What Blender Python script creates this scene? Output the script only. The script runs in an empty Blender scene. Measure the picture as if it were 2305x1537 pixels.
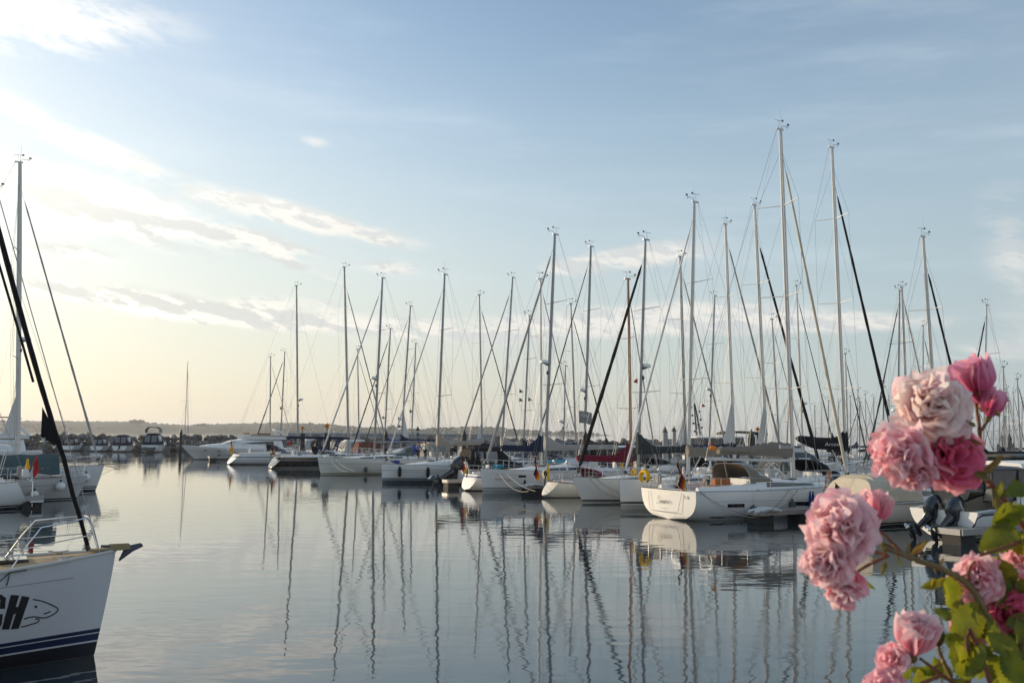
import bpy, math, random
from mathutils import Vector, Matrix
from math import sin, cos, pi, radians, sqrt, atan2
random.seed(11)
R = random.Random(5)
SC = bpy.context.scene
COL = SC.collection

# ------------------------------------------------------------------ camera
F_PX, CX, CY = 2100.0, 1152.5, 768.5          # focal length and centre in pixels of the 2305 wide photograph
CAM = Vector((0, 0, 4.0))
PITCH, ROLL = math.atan(206.0 / F_PX), radians(0.5)
FW = Vector((0, cos(PITCH), sin(PITCH)))
R0, U0 = Vector((1, 0, 0)), Vector((0, -sin(PITCH), cos(PITCH)))
RT = R0 * cos(ROLL) + U0 * sin(ROLL)
UP = -R0 * sin(ROLL) + U0 * cos(ROLL)
cd = bpy.data.cameras.new('camera')
cam = bpy.data.objects.new('camera', cd); COL.objects.link(cam)
cam.matrix_world = Matrix.Translation(CAM) @ Matrix((RT, UP, -FW)).transposed().to_4x4()
cd.sensor_width = 36; cd.lens = 36 * F_PX / 2305
cd.clip_start = 0.05; cd.clip_end = 20000
cd.dof.use_dof = True; cd.dof.focus_distance = 48; cd.dof.aperture_fstop = 15
SC.camera = cam

def ray(px, py): return FW + RT * ((px - CX) / F_PX) - UP * ((py - CY) / F_PX)
def at(px, py, d):                      # the point d metres deep behind a pixel
    r = ray(px, py); return CAM + r * (d / r.y)
def ground(px, py, z=0.0):
    r = ray(px, py); return CAM + r * ((z - CAM.z) / r.z)
def proj(p):
    v = Vector(p) - CAM; k = v.dot(FW)
    return CX + F_PX * v.dot(RT) / k, CY - F_PX * v.dot(UP) / k

# ------------------------------------------------------------------ light
SUN_AZ, SUN_EL = radians(-62), radians(11)      # azimuth from +Y, to the left of the view
SUN_DIR = Vector((sin(SUN_AZ) * cos(SUN_EL), cos(SUN_AZ) * cos(SUN_EL), sin(SUN_EL)))
sl = bpy.data.lights.new('sun', 'SUN'); sl.energy = 3.0; sl.angle = radians(0.6); sl.color = (1.0, 0.80, 0.56)
so = bpy.data.objects.new('sun', sl); COL.objects.link(so)
so.rotation_euler = (-SUN_DIR).to_track_quat('-Z', 'Y').to_euler(); so.location = (0, 0, 60)
SC.view_settings.view_transform = 'Standard'; SC.view_settings.look = 'None'
SC.view_settings.exposure = 0.52; SC.view_settings.gamma = 1.0

world = bpy.data.worlds.new('World'); SC.world = world; world.use_nodes = True
class NT:
    """small node helper"""
    def __init__(s, t): s.t = t; t.nodes.clear()
    def n(s, typ, **kw):
        nd = s.t.nodes.new(typ)
        for k, v in kw.items(): setattr(nd, k, v)
        return nd
    def put(s, sock, v):
        if v is None: return
        if isinstance(v, bpy.types.NodeSocket): s.t.links.new(v, sock)
        elif isinstance(v, (tuple, list, Vector)):
            v = tuple(v); sock.default_value = v + (1,) if len(sock.default_value) == 4 and len(v) == 3 else v
        else: sock.default_value = v
    def m(s, op, a, b=None, c=None, clamp=False):
        nd = s.n('ShaderNodeMath', operation=op, use_clamp=clamp)
        for i, v in enumerate((a, b, c)): s.put(nd.inputs[i], v)
        return nd.outputs[0]
    def vm(s, op, a, b=None, out=0):
        nd = s.n('ShaderNodeVectorMath', operation=op)
        for i, v in enumerate((a, b)): s.put(nd.inputs[i], v)
        return nd.outputs[out]
    def mix(s, f, a, b, blend='MIX'):
        nd = s.n('ShaderNodeMix', data_type='RGBA', blend_type=blend)
        s.put(nd.inputs[0], f); s.put(nd.inputs[6], a); s.put(nd.inputs[7], b)
        return nd.outputs[2]
    def noise(s, vec, scale, detail=4, rough=0.5, out=0):
        nd = s.n('ShaderNodeTexNoise'); s.put(nd.inputs['Vector'], vec)
        nd.inputs['Scale'].default_value = scale; nd.inputs['Detail'].default_value = detail
        nd.inputs['Roughness'].default_value = rough
        return nd.outputs[out]
    def ramp(s, f, stops):
        nd = s.n('ShaderNodeValToRGB'); s.put(nd.inputs[0], f); e = nd.color_ramp.elements
        while len(e) < len(stops): e.new(0.5)
        for i, (p, c) in enumerate(stops):
            e[i].position = p; e[i].color = c if len(c) == 4 else tuple(c) + (1,)
        return nd.outputs[0]
    def smooth(s, x, a, b):
        nd = s.n('ShaderNodeMapRange', interpolation_type='SMOOTHSTEP'); s.put(nd.inputs[0], x)
        nd.inputs[1].default_value = a; nd.inputs[2].default_value = b
        return nd.outputs[0]
    def xyz(s, v):
        nd = s.n('ShaderNodeSeparateXYZ'); s.put(nd.inputs[0], v); return nd.outputs
    def comb(s, x, y, z):
        nd = s.n('ShaderNodeCombineXYZ')
        for i, v in enumerate((x, y, z)): s.put(nd.inputs[i], v)
        return nd.outputs[0]

W = NT(world.node_tree)
sky = W.n('ShaderNodeTexSky', sky_type='NISHITA', sun_disc=False)
sky.sun_elevation = SUN_EL; sky.sun_rotation = SUN_AZ
sky.altitude = 0; sky.air_density = 1.0; sky.dust_density = 1.0; sky.ozone_density = 1.3
dirv = W.vm('NORMALIZE', W.n('ShaderNodeTexCoord').outputs['Generated'])
dx, dy, dz = W.xyz(dirv)
az = W.m('ARCTAN2', dx, dy); el = W.m('ARCSINE', dz)
def azel(px, py):
    r = ray(px, py).normalized(); return atan2(r.x, r.y), math.asin(r.z)
SKYK = 0.15
base = W.vm('SCALE', sky.outputs[0]); base.node.inputs['Scale'].default_value = SKYK
# veil of thin cirrus lit by the low sun, thicker towards it and towards the horizon
sd = W.vm('DOT_PRODUCT', dirv, SUN_DIR, out=1)
g1 = W.m('POWER', W.m('MAXIMUM', sd, 0.0), 6.0)
g2 = W.m('POWER', W.m('MAXIMUM', sd, 0.0), 30.0)
hz = W.m('POWER', W.m('SUBTRACT', 1.0, W.m('ABSOLUTE', dz), clamp=True), 9.0)
hzw = W.m('MULTIPLY', hz, 0.85)
sdr = W.m('MULTIPLY_ADD', sd, 0.5, 0.5)
broad = W.ramp(sdr, [(0.0, (0.42, 0.42, 0.42)), (0.42, (0.27, 0.34, 0.39)), (0.58, (0.31, 0.39, 0.43)), (0.735, (0.42, 0.48, 0.50)), (0.86, (0.54, 0.575, 0.55)), (0.97, (0.72, 0.72, 0.66))])
base = W.mix(W.m('MULTIPLY', W.smooth(el, 0.46, 0.06), 0.72), base, broad)
col = W.mix(hzw, base, W.ramp(W.m('MULTIPLY_ADD', sd, 0.5, 0.5), [(0.0, (0.60, 0.54, 0.48)), (0.28, (0.50, 0.49, 0.47)), (0.42, (0.30, 0.35, 0.36)), (0.58, (0.38, 0.42, 0.40)), (0.74, (0.50, 0.465, 0.385)), (0.87, (0.63, 0.54, 0.385)), (1.0, (0.85, 0.72, 0.50))]))
col = W.mix(W.m('MULTIPLY', W.smooth(sd, .55, -.3), .30), col, (0.40, 0.455, 0.50))
col = W.mix(W.m('MULTIPLY', g1, 0.36), col, (0.98, 0.93, 0.80))
col = W.mix(1.0, col, W.vm('MULTIPLY', W.comb(g2, g2, g2), (0.42, 0.38, 0.28)), 'ADD')
# clouds: soft ellipses (pixel centre, half sizes, tilt, strength) broken up by streaked noise
CL = [(150, 75, 330, 62, -10, .42), (60, 20, 200, 40, -8, .3), (120, 300, 330, 30, 20, .42), (330, 370, 260, 22, 22, .35), (150, 425, 210, 34, 14, .75), (330, 468, 150, 26, 16, .9), (150, 480, 330, 45, 10, .55),
      (640, 478, 150, 24, 13, 1.0), (800, 520, 150, 20, 10, .95), (610, 545, 120, 16, 12, .7), (680, 600, 120, 16, 20, .7), (880, 602, 75, 20, 4, .6),
      (250, 668, 300, 18, 6, .6), (560, 715, 330, 20, 2, .6), (660, 690, 110, 20, 2, .8), (950, 740, 200, 20, 3, .6), (1280, 735, 340, 30, -2, .95), (1580, 712, 230, 34, 0, .8), (1800, 730, 260, 22, 1, .7), (1400, 575, 150, 20, -8, .8), (430, 690, 200, 26, 6, .9), (1850, 725, 190, 16, 2, .8),
      (1400, 590, 190, 22, -6, .8), (710, 320, 45, 14, 5, .45), (2280, 560, 70, 170, -10, .45), (2230, 790, 260, 26, -4, .45), (2000, 180, 460, 70, -38, .15), (140, 560, 110, 16, 8, .6), (1130, 560, 120, 14, -10, .3)]
dens = None
for (px, py, rx, ry, tilt, k) in CL:
    a0, e0 = azel(px, py); rx /= F_PX; ry /= F_PX; T = radians(-tilt)
    u = W.m('SUBTRACT', az, a0); v = W.m('SUBTRACT', el, e0)
    p = W.m('ADD', W.m('MULTIPLY', u, cos(T) / rx), W.m('MULTIPLY', v, sin(T) / rx))
    q = W.m('ADD', W.m('MULTIPLY', u, -sin(T) / ry), W.m('MULTIPLY', v, cos(T) / ry))
    g = W.m('MULTIPLY', W.m('EXPONENT', W.m('MULTIPLY', W.m('ADD', W.m('MULTIPLY', p, p), W.m('MULTIPLY', q, q)), -1.0)), k)
    dens = g if dens is None else W.m('ADD', dens, g)
# other clouds round the rest of the sky (out of this view)
sv = W.comb(W.m('ADD', W.m('MULTIPLY', az, 2.2), W.m('MULTIPLY', el, 3.0)), W.m('MULTIPLY', el, 13.0), 0.0)
nA = W.noise(sv, 2.6, 8, 0.62)
nB = W.noise(W.comb(W.m('MULTIPLY', az, 9.0), W.m('MULTIPLY', W.m('ADD', el, W.m('MULTIPLY', az, 0.20)), 27.0), 3.0), 1.7, 10, 0.64)
nC = W.noise(W.comb(W.m('MULTIPLY', az, 9.0), W.m('MULTIPLY', W.m('ADD', el, W.m('MULTIPLY_ADD', az, 0.20, 0.009)), 27.0), 3.0), 1.7, 10, 0.64)
nn = W.m('ADD', W.m('MULTIPLY', nA, 0.35), W.m('MULTIPLY', nB, 0.95))
cden = W.m('MULTIPLY', dens, W.smooth(nn, 0.44, 0.74))
cden2 = W.smooth(W.m('ADD', cden, W.m('MULTIPLY', W.m('SUBTRACT', dens, 0.4), 0.25)), 0.02, 0.72)
veil = W.m('MULTIPLY', W.smooth(W.noise(sv, 1.3, 7, 0.6), 0.45, 0.8), W.smooth(el, 0.03, 0.16))
veil = W.m('MULTIPLY', veil, W.m('MULTIPLY_ADD', g1, 0.6, 0.20))
shade = W.smooth(W.m('SUBTRACT', nB, nC), -0.05, 0.06)
lit = W.mix(g1, (0.66, 0.63, 0.585), (1.9, 1.75, 1.45))
drk = W.mix(g1, (0.49, 0.50, 0.50), (0.86, 0.80, 0.69))
lowc = W.smooth(el, 0.34, 0.16)
ccol = W.mix(W.m('MULTIPLY', W.m('MULTIPLY', shade, lowc), 1.0), lit, drk)
col = W.mix(veil, col, W.mix(g1, (0.62, 0.68, 0.73), (0.90, 0.87, 0.78)))
col = W.mix(W.m('MULTIPLY', cden2, 0.78), col, ccol)
bg = W.n('ShaderNodeBackground'); W.put(bg.inputs[0], col); bg.inputs[1].default_value = 1.0
W.t.links.new(bg.outputs[0], W.n('ShaderNodeOutputWorld').inputs[0])

# ------------------------------------------------------------------ materials
MATS = {}
def mat(name, c=(0.5, 0.5, 0.5), rough=0.5, metal=0.0, var=0.12, scale=6.0, coat=0.0, trans=0.0, bump=0.0, spec=0.5, fn=None, emit=None):
    if name in MATS: return MATS[name]
    m = bpy.data.materials.new(name); m.use_nodes = True; N = NT(m.node_tree)
    b = N.n('ShaderNodeBsdfPrincipled'); o = N.n('ShaderNodeOutputMaterial'); N.t.links.new(b.outputs[0], o.inputs[0])
    tc = N.n('ShaderNodeTexCoord').outputs['Object']
    nz = N.noise(tc, scale, 5, 0.6)
    f = N.m('MULTIPLY_ADD', N.m('SUBTRACT', nz, 0.5), 2 * var, 1.0)
    cc = N.vm('SCALE', c); N.put(cc.node.inputs['Scale'], f)
    if fn: cc = fn(N, tc, cc, nz, b) or cc
    N.put(b.inputs['Base Color'], cc)
    N.put(b.inputs['Roughness'], N.m('ADD', rough, N.m('MULTIPLY', N.m('SUBTRACT', nz, 0.5), 0.25 * rough), clamp=True))
    b.inputs['Metallic'].default_value = metal; b.inputs['Coat Weight'].default_value = coat
    b.inputs['Coat Roughness'].default_value = 0.08; b.inputs['Specular IOR Level'].default_value = spec
    b.inputs['Transmission Weight'].default_value = trans
    if bump:
        bp = N.n('ShaderNodeBump'); bp.inputs['Strength'].default_value = bump; bp.inputs['Distance'].default_value = 0.03
        N.t.links.new(N.noise(tc, scale * 3, 6, 0.65), bp.inputs['Height']); N.t.links.new(bp.outputs[0], b.inputs['Normal'])
    MATS[name] = m; return m

class MB:
    """collects shapes; build() links them as ONE mesh object"""
    def __init__(s): s.v = []; s.f = []; s.mi = []; s.M = Matrix(); s.k = 0
    def add(s, vs, fs):
        o = len(s.v); s.v += [tuple(s.M @ Vector(p)) for p in vs]
        s.f += [tuple(i + o for i in f) for f in fs]; s.mi += [s.k] * len(fs); return s
    def box(s, c, d, rz=0.0, bev=0.0):
        cx, cy, cz = c; a, b, h = d[0] / 2, d[1] / 2, d[2] / 2
        if bev:
            rings = []
            for z, k in ((-h, bev), (-h + bev, 0), (h - bev, 0), (h, bev)):
                rings.append([(x, y, z) for x, y in ((-a + k, -b + k + 0), (a - k, -b + k), (a - k, b - k), (-a + k, b - k))])
            vs = [p for r in rings for p in r]; fs = []
            for i in range(3):
                for j in range(4): fs.append((i * 4 + j, i * 4 + (j + 1) % 4, i * 4 + 4 + (j + 1) % 4, i * 4 + 4 + j))
            fs += [(3, 2, 1, 0), (12, 13, 14, 15)]
        else:
            vs = [(x, y, z) for z in (-h, h) for x, y in ((-a, -b), (a, -b), (a, b), (-a, b))]
            fs = [(3, 2, 1, 0), (4, 5, 6, 7)] + [(j, (j + 1) % 4, 4 + (j + 1) % 4, 4 + j) for j in range(4)]
        c_, s_ = cos(rz), sin(rz)
        return s.add([(cx + x * c_ - y * s_, cy + x * s_ + y * c_, cz + z) for x, y, z in vs], fs)
    def tube(s, pts, r, n=6, flat=1.0, cap=True, up=None):
        pts = [Vector(p) for p in pts]; m = len(pts)
        rr = r if isinstance(r, (list, tuple)) else [r] * m
        vs = []; prev = None
        for i, p in enumerate(pts):
            t = (pts[min(i + 1, m - 1)] - pts[max(i - 1, 0)])
            if t.length < 1e-9: t = Vector((0, 0, 1))
            t.normalize()
            if prev is None:
                u = Vector(up) if up else (Vector((1, 0, 0)) if abs(t.z) > 0.8 else Vector((0, 0, 1)))
            else: u = prev
            u = (u - t * u.dot(t)); u.normalize(); prev = u; w = t.cross(u)
            for j in range(n):
                a = 2 * pi * j / n; vs.append(p + (u * cos(a) + w * sin(a) * flat) * rr[i])
        fs = [(i * n + j, i * n + (j + 1) % n, i * n + n + (j + 1) % n, i * n + n + j) for i in range(m - 1) for j in range(n)]
        if cap: fs += [tuple(range(n))[::-1], tuple((m - 1) * n + j for j in range(n))]
        return s.add(vs, fs)
    def lathe(s, prof, c=(0, 0, 0), n=12, axis=None):
        Mx = (Vector((0, 0, 1)).rotation_difference(Vector(axis)).to_matrix() if axis else Matrix.Identity(3)); c = Vector(c)
        vs = [c + Mx @ Vector((r * cos(2 * pi * j / n), r * sin(2 * pi * j / n), z)) for r, z in prof for j in range(n)]
        fs = [(i * n + j, i * n + (j + 1) % n, i * n + n + (j + 1) % n, i * n + n + j) for i in range(len(prof) - 1) for j in range(n)]
        fs += [tuple(range(n))[::-1], tuple((len(prof) - 1) * n + j for j in range(n))]
        return s.add(vs, fs)
    def loft(s, rings, closed=True, cap=True):
        n = len(rings[0]); vs = [p for r in rings for p in r]; fs = []
        for i in range(len(rings) - 1):
            for j in range(n if closed else n - 1):
                fs.append((i * n + j, i * n + (j + 1) % n, i * n + n + (j + 1) % n, i * n + n + j))
        if cap and closed: fs += [tuple(range(n))[::-1], tuple((len(rings) - 1) * n + j for j in range(n))]
        return s.add(vs, fs)
    def sheet(s, fn, nu, nv, th=0.0):
        """fn(u, v) -> point; th gives real thickness"""
        g = [[Vector(fn(i / nu, j / nv)) for j in range(nv + 1)] for i in range(nu + 1)]
        vs = [p for r in g for p in r]; q = nv + 1
        fs = [(i * q + j, i * q + q + j, i * q + q + j + 1, i * q + j + 1) for i in range(nu) for j in range(nv)]
        if not th: return s.add(vs, fs)
        nr = []
        for i in range(nu + 1):
            for j in range(nv + 1):
                a = g[min(i + 1, nu)][j] - g[max(i - 1, 0)][j]; b = g[i][min(j + 1, nv)] - g[i][max(j - 1, 0)]
                c = a.cross(b); nr.append(c.normalized() if c.length > 1e-12 else Vector((0, 0, 1)))
        N_ = len(vs); vs2 = vs + [p - n * th for p, n in zip(vs, nr)]
        fs2 = fs + [tuple(k + N_ for k in f[::-1]) for f in fs]
        rim = [(i, 0) for i in range(nu + 1)] + [(nu, j) for j in range(1, nv + 1)] + [(i, nv) for i in range(nu - 1, -1, -1)] + [(0, j) for j in range(nv - 1, 0, -1)]
        ids = [i * q + j for i, j in rim]
        for a, b in zip(ids, ids[1:] + ids[:1]): fs2.append((b, a, a + N_, b + N_))
        return s.add(vs2, fs2)
    def blob(s, c, r, n=2, jit=0.2, sq=(1, 1, 1), rnd=None):
        import bmesh
        rnd = rnd or R; bm = bmesh.new(); bmesh.ops.create_icosphere(bm, subdivisions=n, radius=1)
        vs = []; ph = [rnd.uniform(0, 6.28) for _ in range(6)]
        for v in bm.verts:
            k = 1 + jit * (sin(v.co.x * 2.7 + ph[0]) * sin(v.co.y * 3.1 + ph[1]) + .6 * sin(v.co.z * 4.3 + ph[2] + v.co.x * 3.7)) + rnd.uniform(-jit, jit) * .35
            vs.append((c[0] + v.co.x * k * r * sq[0], c[1] + v.co.y * k * r * sq[1], c[2] + v.co.z * k * r * sq[2]))
        fs = [tuple(x.index for x in f.verts) for f in bm.faces]; bm.free(); return s.add(vs, fs)
    def build(s, name, mats, parent=None, smooth=True, sharp=40):
        me = bpy.data.meshes.new(name); me.from_pydata(s.v, [], s.f)
        for m in (mats if isinstance(mats, (list, tuple)) else [mats]): me.materials.append(m)
        me.polygons.foreach_set('material_index', s.mi)
        if smooth:
            me.polygons.foreach_set('use_smooth', [True] * len(me.polygons))
            me.set_sharp_from_angle(angle=radians(sharp))
        me.update(); o = bpy.data.objects.new(name, me); COL.objects.link(o); o.parent = parent; return o

def tag(o, label=None, cat=None, group=None, kind=None):
    for k, v in (('label', label), ('category', cat), ('group', group), ('kind', kind)):
        if v: o[k] = v
    return o
def empty(name, loc, rz=0.0, **kw):
    o = bpy.data.objects.new(name, None); COL.objects.link(o); o.location = loc; o.rotation_euler = (0, 0, rz)
    o.empty_display_size = 0.2; return tag(o, **kw)
def copy_tree(o, parent=None):
    c = o.copy(); COL.objects.link(c); c.parent = parent
    for ch in [x for x in list(COL.objects) if x.parent == o]: copy_tree(ch, c)
    return c

# ------------------------------------------------------------------ water, land, haze
def water_fn(N, tc, cc, nz, b):
    pos = N.n('ShaderNodeNewGeometry').outputs['Position']
    x, y, z = N.xyz(pos)
    # wind patches: rippled bands and calm ones
    patch = N.smooth(N.noise(N.comb(N.m('MULTIPLY', x, 0.030), N.m('MULTIPLY', y, 0.075), 0), 1.0, 3, 0.5), 0.48, 0.70)
    far = N.smooth(y, 20.0, 70.0)
    w1 = N.noise(N.vm('MULTIPLY', pos, (0.55, 1.25, 1)), 1.0, 1, 0.4)
    w2 = N.noise(N.vm('MULTIPLY', pos, (1.8, 3.6, 1)), 1.0, 1, 0.4)
    w3 = N.noise(N.vm('MULTIPLY', pos, (7.0, 15.0, 1)), 1.0, 2, 0.55)
    h = N.m('ADD', N.m('MULTIPLY', w1, 0.0075), N.m('MULTIPLY', w2, 0.0026))
    amp = N.m('MULTIPLY_ADD', patch, 0.0022, 0.00005)
    h = N.m('ADD', h, N.m('MULTIPLY', w3, amp))
    bp = N.n('ShaderNodeBump'); bp.inputs['Strength'].default_value = 1.0; bp.inputs['Distance'].default_value = WAVE
    N.t.links.new(h, bp.inputs['Height']); N.t.links.new(bp.outputs[0], b.inputs['Normal'])
    return None
WAVE = 0.9
wm = mat('harbour_water', (0.022, 0.034, 0.040), 0.03, var=0.05, scale=0.05, spec=0.5, fn=water_fn)
wb = [n for n in wm.node_tree.nodes if n.type == 'BSDF_PRINCIPLED'][0]; wb.inputs['IOR'].default_value = 1.68
m = MB(); XS = [-6000, -2500, -800, -200, -60, 0, 60, 200, 800, 2500, 6000]; YS = [-60, 0, 40, 100, 200, 500, 1200, 3000, 7500]
m.sheet(lambda u, v: (XS[round(u * 10)], YS[round(v * 8)], 0.0), 10, 8)
tag(m.build('water', wm, smooth=False), kind='structure')
m = MB(); m.sheet(lambda u, v: (-6000 + 12000 * u, -60 + 7560 * v, -4.0), 1, 1)
tag(m.build('seabed_ground', mat('mud', (0.06, 0.055, 0.045), 0.9), smooth=False), kind='structure')

# the hilly far shore: ridge height follows the photograph's skyline
def skyline(x):
    pts = [(-300, 944), (0, 945), (110, 947), (200, 947), (300, 948), (350, 952), (420, 957), (470, 954), (520, 953), (650, 950), (760, 955), (800, 960), (950, 966), (985, 962), (1060, 959), (1130, 962), (1180, 968), (1225, 969)]
    for (a, ya), (b, yb) in zip(pts, pts[1:]):
        if a <= x <= b: return ya + (yb - ya) * (x - a) / (b - a)
    return pts[0][1] if x < 0 else pts[-1][1]
hillm = mat('wooded_hill', (0.060, 0.072, 0.040), 0.95, var=0.5, scale=0.02)
DH = 2600.0
def hill_top(px):
    return max(0.5, at(px, skyline(px) + 1.5, DH).z)
m = MB(); NPX = 300
def hp(u, v):
    px = -500 + 1740 * u; X = at(px, 960, DH).x
    prof = [0, .42, .8, 1, .75, 0][round(v * 5)]; dd = [-130, -90, -40, 0, 140, 500][round(v * 5)]
    fade = min(1, (1240 - px) / 60)
    return (X, DH + dd + 25 * sin(u * 9), hill_top(px) * prof * max(fade, 0) - (1.5 if v in (0, 1) else 0) + (R.uniform(-.8, .8) if 0 < v < 1 else 0))
m.sheet(hp, NPX, 5); tag(m.build('hills', hillm), kind='structure')
m = MB()
for i in range(1500):
    px = R.uniform(-450, 1225); X = at(px, 960, DH).x; H = hill_top(px); k = R.choice([.15, .4, .65, .95, 1])
    dd = {.15: -122, .4: -95, .65: -60, .95: -8, 1: 0}[k]; r = R.uniform(3, 6.5) * (0.7 if H < 9 else 1)
    m.blob((X, DH + dd, H * k * .92), r, 1, .25, (1.2, 1, .8))
for px, r in ((300, 9), (316, 8), (880, 9), (888, 6), (700, 6), (440, 5), (455, 6), (860, 5), (1225, 5), (1238, 7), (1255, 8), (1262, 9), (1280, 8), (1290, 8), (1305, 6), (1318, 6), (1332, 5), (1345, 4), (1212, 4), (1270, 7), (1298, 5)):
    X = at(px, 960, DH - 60).x; g = max(hill_top(px) * .8 if px < 1200 else 1, 1)
    for q in range(6): m.blob((X + R.uniform(-r, r), DH - 60, g + r * R.uniform(.3, 1.0)), r * R.uniform(.4, .75), 1, .25)
tag(m.build('distant_wood', mat('far_tree_crowns', (0.045, 0.060, 0.030), 0.95, var=0.5, scale=0.15)), kind='stuff', label='hazy wood covering the hills on the far shore', cat='woodland')
m = MB(); m.sheet(lambda u, v: (at(-600 + 1980 * u, 960, DH - 140).x, DH - 140 + 320 * v, [-.5, 2.2, 1.5][round(v * 2)] + .4 * sin(u * 60)), 60, 2)
tag(m.build('far_shore', mat('shore_fields', (0.11, 0.11, 0.07), 0.95, var=0.3, scale=0.01)), kind='structure')

m = MB(); m.box((0, 3700, 27.5), (12400, 7900, 66))
hzo = m.build('haze', None, smooth=False); tag(hzo, kind='stuff')
hm = bpy.data.materials.new('haze_air'); hm.use_nodes = True; N = NT(hm.node_tree)
pv = N.n('ShaderNodeVolumePrincipled'); pv.inputs['Color'].default_value = (0.93, 0.95, 1.0, 1); pv.inputs['Density'].default_value = 0.00013; pv.inputs['Anisotropy'].default_value = 0.35
N.t.links.new(pv.outputs[0], N.n('ShaderNodeOutputMaterial').inputs['Volume'])
hzo.data.materials.clear(); hzo.data.materials.append(hm)

# ------------------------------------------------------------------ boats: shared materials
def white_hull(name, c=(0.74, 0.74, 0.72), boot=(0.03, 0.035, 0.05), anti=(0.03, 0.04, 0.06), bz=(0.10, 0.16), stripes=(), rough=0.22):
    """gelcoat with its boot stripe and antifouling by height above the waterline"""
    def fn(N, tc, cc, nz, b):
        x, y, z = N.xyz(tc)
        streak = N.noise(N.comb(N.m('MULTIPLY', x, 5), N.m('MULTIPLY', y, 5), N.m('MULTIPLY', z, .6)), 1.5, 4, .6)
        dirt = N.m('MULTIPLY', N.smooth(streak, .5, .8), N.smooth(z, .75, .05))
        cc = N.mix(N.m('MULTIPLY', dirt, .38), cc, (0.40, 0.37, 0.28))
        def band(a, bb): return N.m('MULTIPLY', N.smooth(z, a - .004, a + .004), N.smooth(z, bb + .004, bb - .004))
        for a, bb, col_ in stripes: cc = N.mix(band(a, bb), cc, col_)
        cc = N.mix(band(*bz), cc, boot)
        cc = N.mix(N.smooth(z, bz[0] - .03, bz[0] - .045), cc, anti)
        return cc
    return mat(name, c, rough, var=0.03, scale=1.2, coat=0.35, fn=fn)
GEL = mat('white_gelcoat', (0.76, 0.76, 0.74), 0.3, var=0.03, scale=2, coat=0.2)
DECK = mat('grey_white_deck', (0.66, 0.66, 0.63), 0.6, var=0.08, scale=4)
def teak_fn(N, tc, cc, nz, b):
    x, y, z = N.xyz(tc); l = N.m('FRACT', N.m('MULTIPLY', y, 18.0))
    return N.mix(N.smooth(l, .08, .03), cc, (0.03, 0.025, 0.02))
TEAK = mat('teak_planks', (0.36, 0.25, 0.13), 0.7, var=0.2, scale=9, fn=teak_fn)
WOOD = mat('varnished_wood', (0.30, 0.095, 0.022), 0.3, var=0.25, scale=5, coat=0.5)
ALU = mat('silver_spar', (0.30, 0.30, 0.30), 0.42, 0.45, var=0.06, scale=3)
WSPAR = mat('white_spar', (0.60, 0.58, 0.54), 0.4, var=0.05, scale=3)
STEEL = mat('stainless_steel', (0.66, 0.66, 0.66), 0.18, 0.95, var=0.05)
WIRE = mat('rigging_wire', (0.30, 0.30, 0.30), 0.45, 0.5, var=0.1)
DARK = mat('dark_plastic', (0.028, 0.03, 0.033), 0.45, var=0.2)
ROPE = mat('white_rope', (0.50, 0.49, 0.45), 0.9, var=0.2, scale=20)
DROPE = mat('dark_rope', (0.05, 0.05, 0.055), 0.9, var=0.2, scale=20)
WINM = mat('smoked_window', (0.015, 0.017, 0.022), 0.08, var=0.1, spec=0.8)
VINYL = mat('clear_vinyl_window', (0.20, 0.21, 0.21), 0.40, var=0.12, scale=3, trans=0.35, spec=0.3)
CV = {}
def canvas(name, c):
    if name not in CV: CV[name] = mat('canvas_' + name, c, 0.85, var=0.16, scale=3.5, bump=0.35, spec=0.2)
    return CV[name]
canvas('navy', (0.014, 0.022, 0.055)); canvas('black', (0.012, 0.012, 0.014)); canvas('charcoal', (0.035, 0.042, 0.045))
canvas('beige', (0.36, 0.31, 0.25)); canvas('grey', (0.33, 0.32, 0.31)); canvas('maroon', (0.15, 0.010, 0.030)); canvas('white', (0.62, 0.62, 0.60))
canvas('olive', (0.04, 0.045, 0.035)); canvas('blue', (0.02, 0.05, 0.24)); canvas('taupe', (0.22, 0.19, 0.155)); canvas('cream', (0.55, 0.50, 0.40)); canvas('slate', (0.09, 0.11, 0.115))
canvas('rust', (0.13, 0.045, 0.03)); canvas('red', (0.45, 0.03, 0.03)); canvas('brown', (0.16, 0.09, 0.04)); canvas('yellow', (0.75, 0.45, 0.02)); canvas('cyan', (0.02, 0.30, 0.42)); canvas('orange', (0.75, 0.25, 0.03)); canvas('teal', (0.05, 0.085, 0.09))
FLAGM = {k: mat('flag_' + k, c, 0.8, var=0.06) for k, c in dict(black=(.012, .012, .012), red=(.55, .015, .015), gold=(.80, .45, .02), white=(.72, .72, .70), blue=(.02, .05, .30), grey=(.20, .21, .20)).items()}
INK = mat('black_lettering', (0.018, 0.018, 0.02), 0.5, var=0.05); INKG = mat('grey_lettering', (0.30, 0.30, 0.30), 0.5, var=0.05)
INKW = mat('white_lettering', (0.70, 0.70, 0.68), 0.6, var=0.05); INKR = mat('red_lettering', (0.50, 0.03, 0.04), 0.5, var=0.05); NAVY = mat('navy_vinyl', (0.012, 0.022, 0.07), 0.35, var=0.05)

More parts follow.
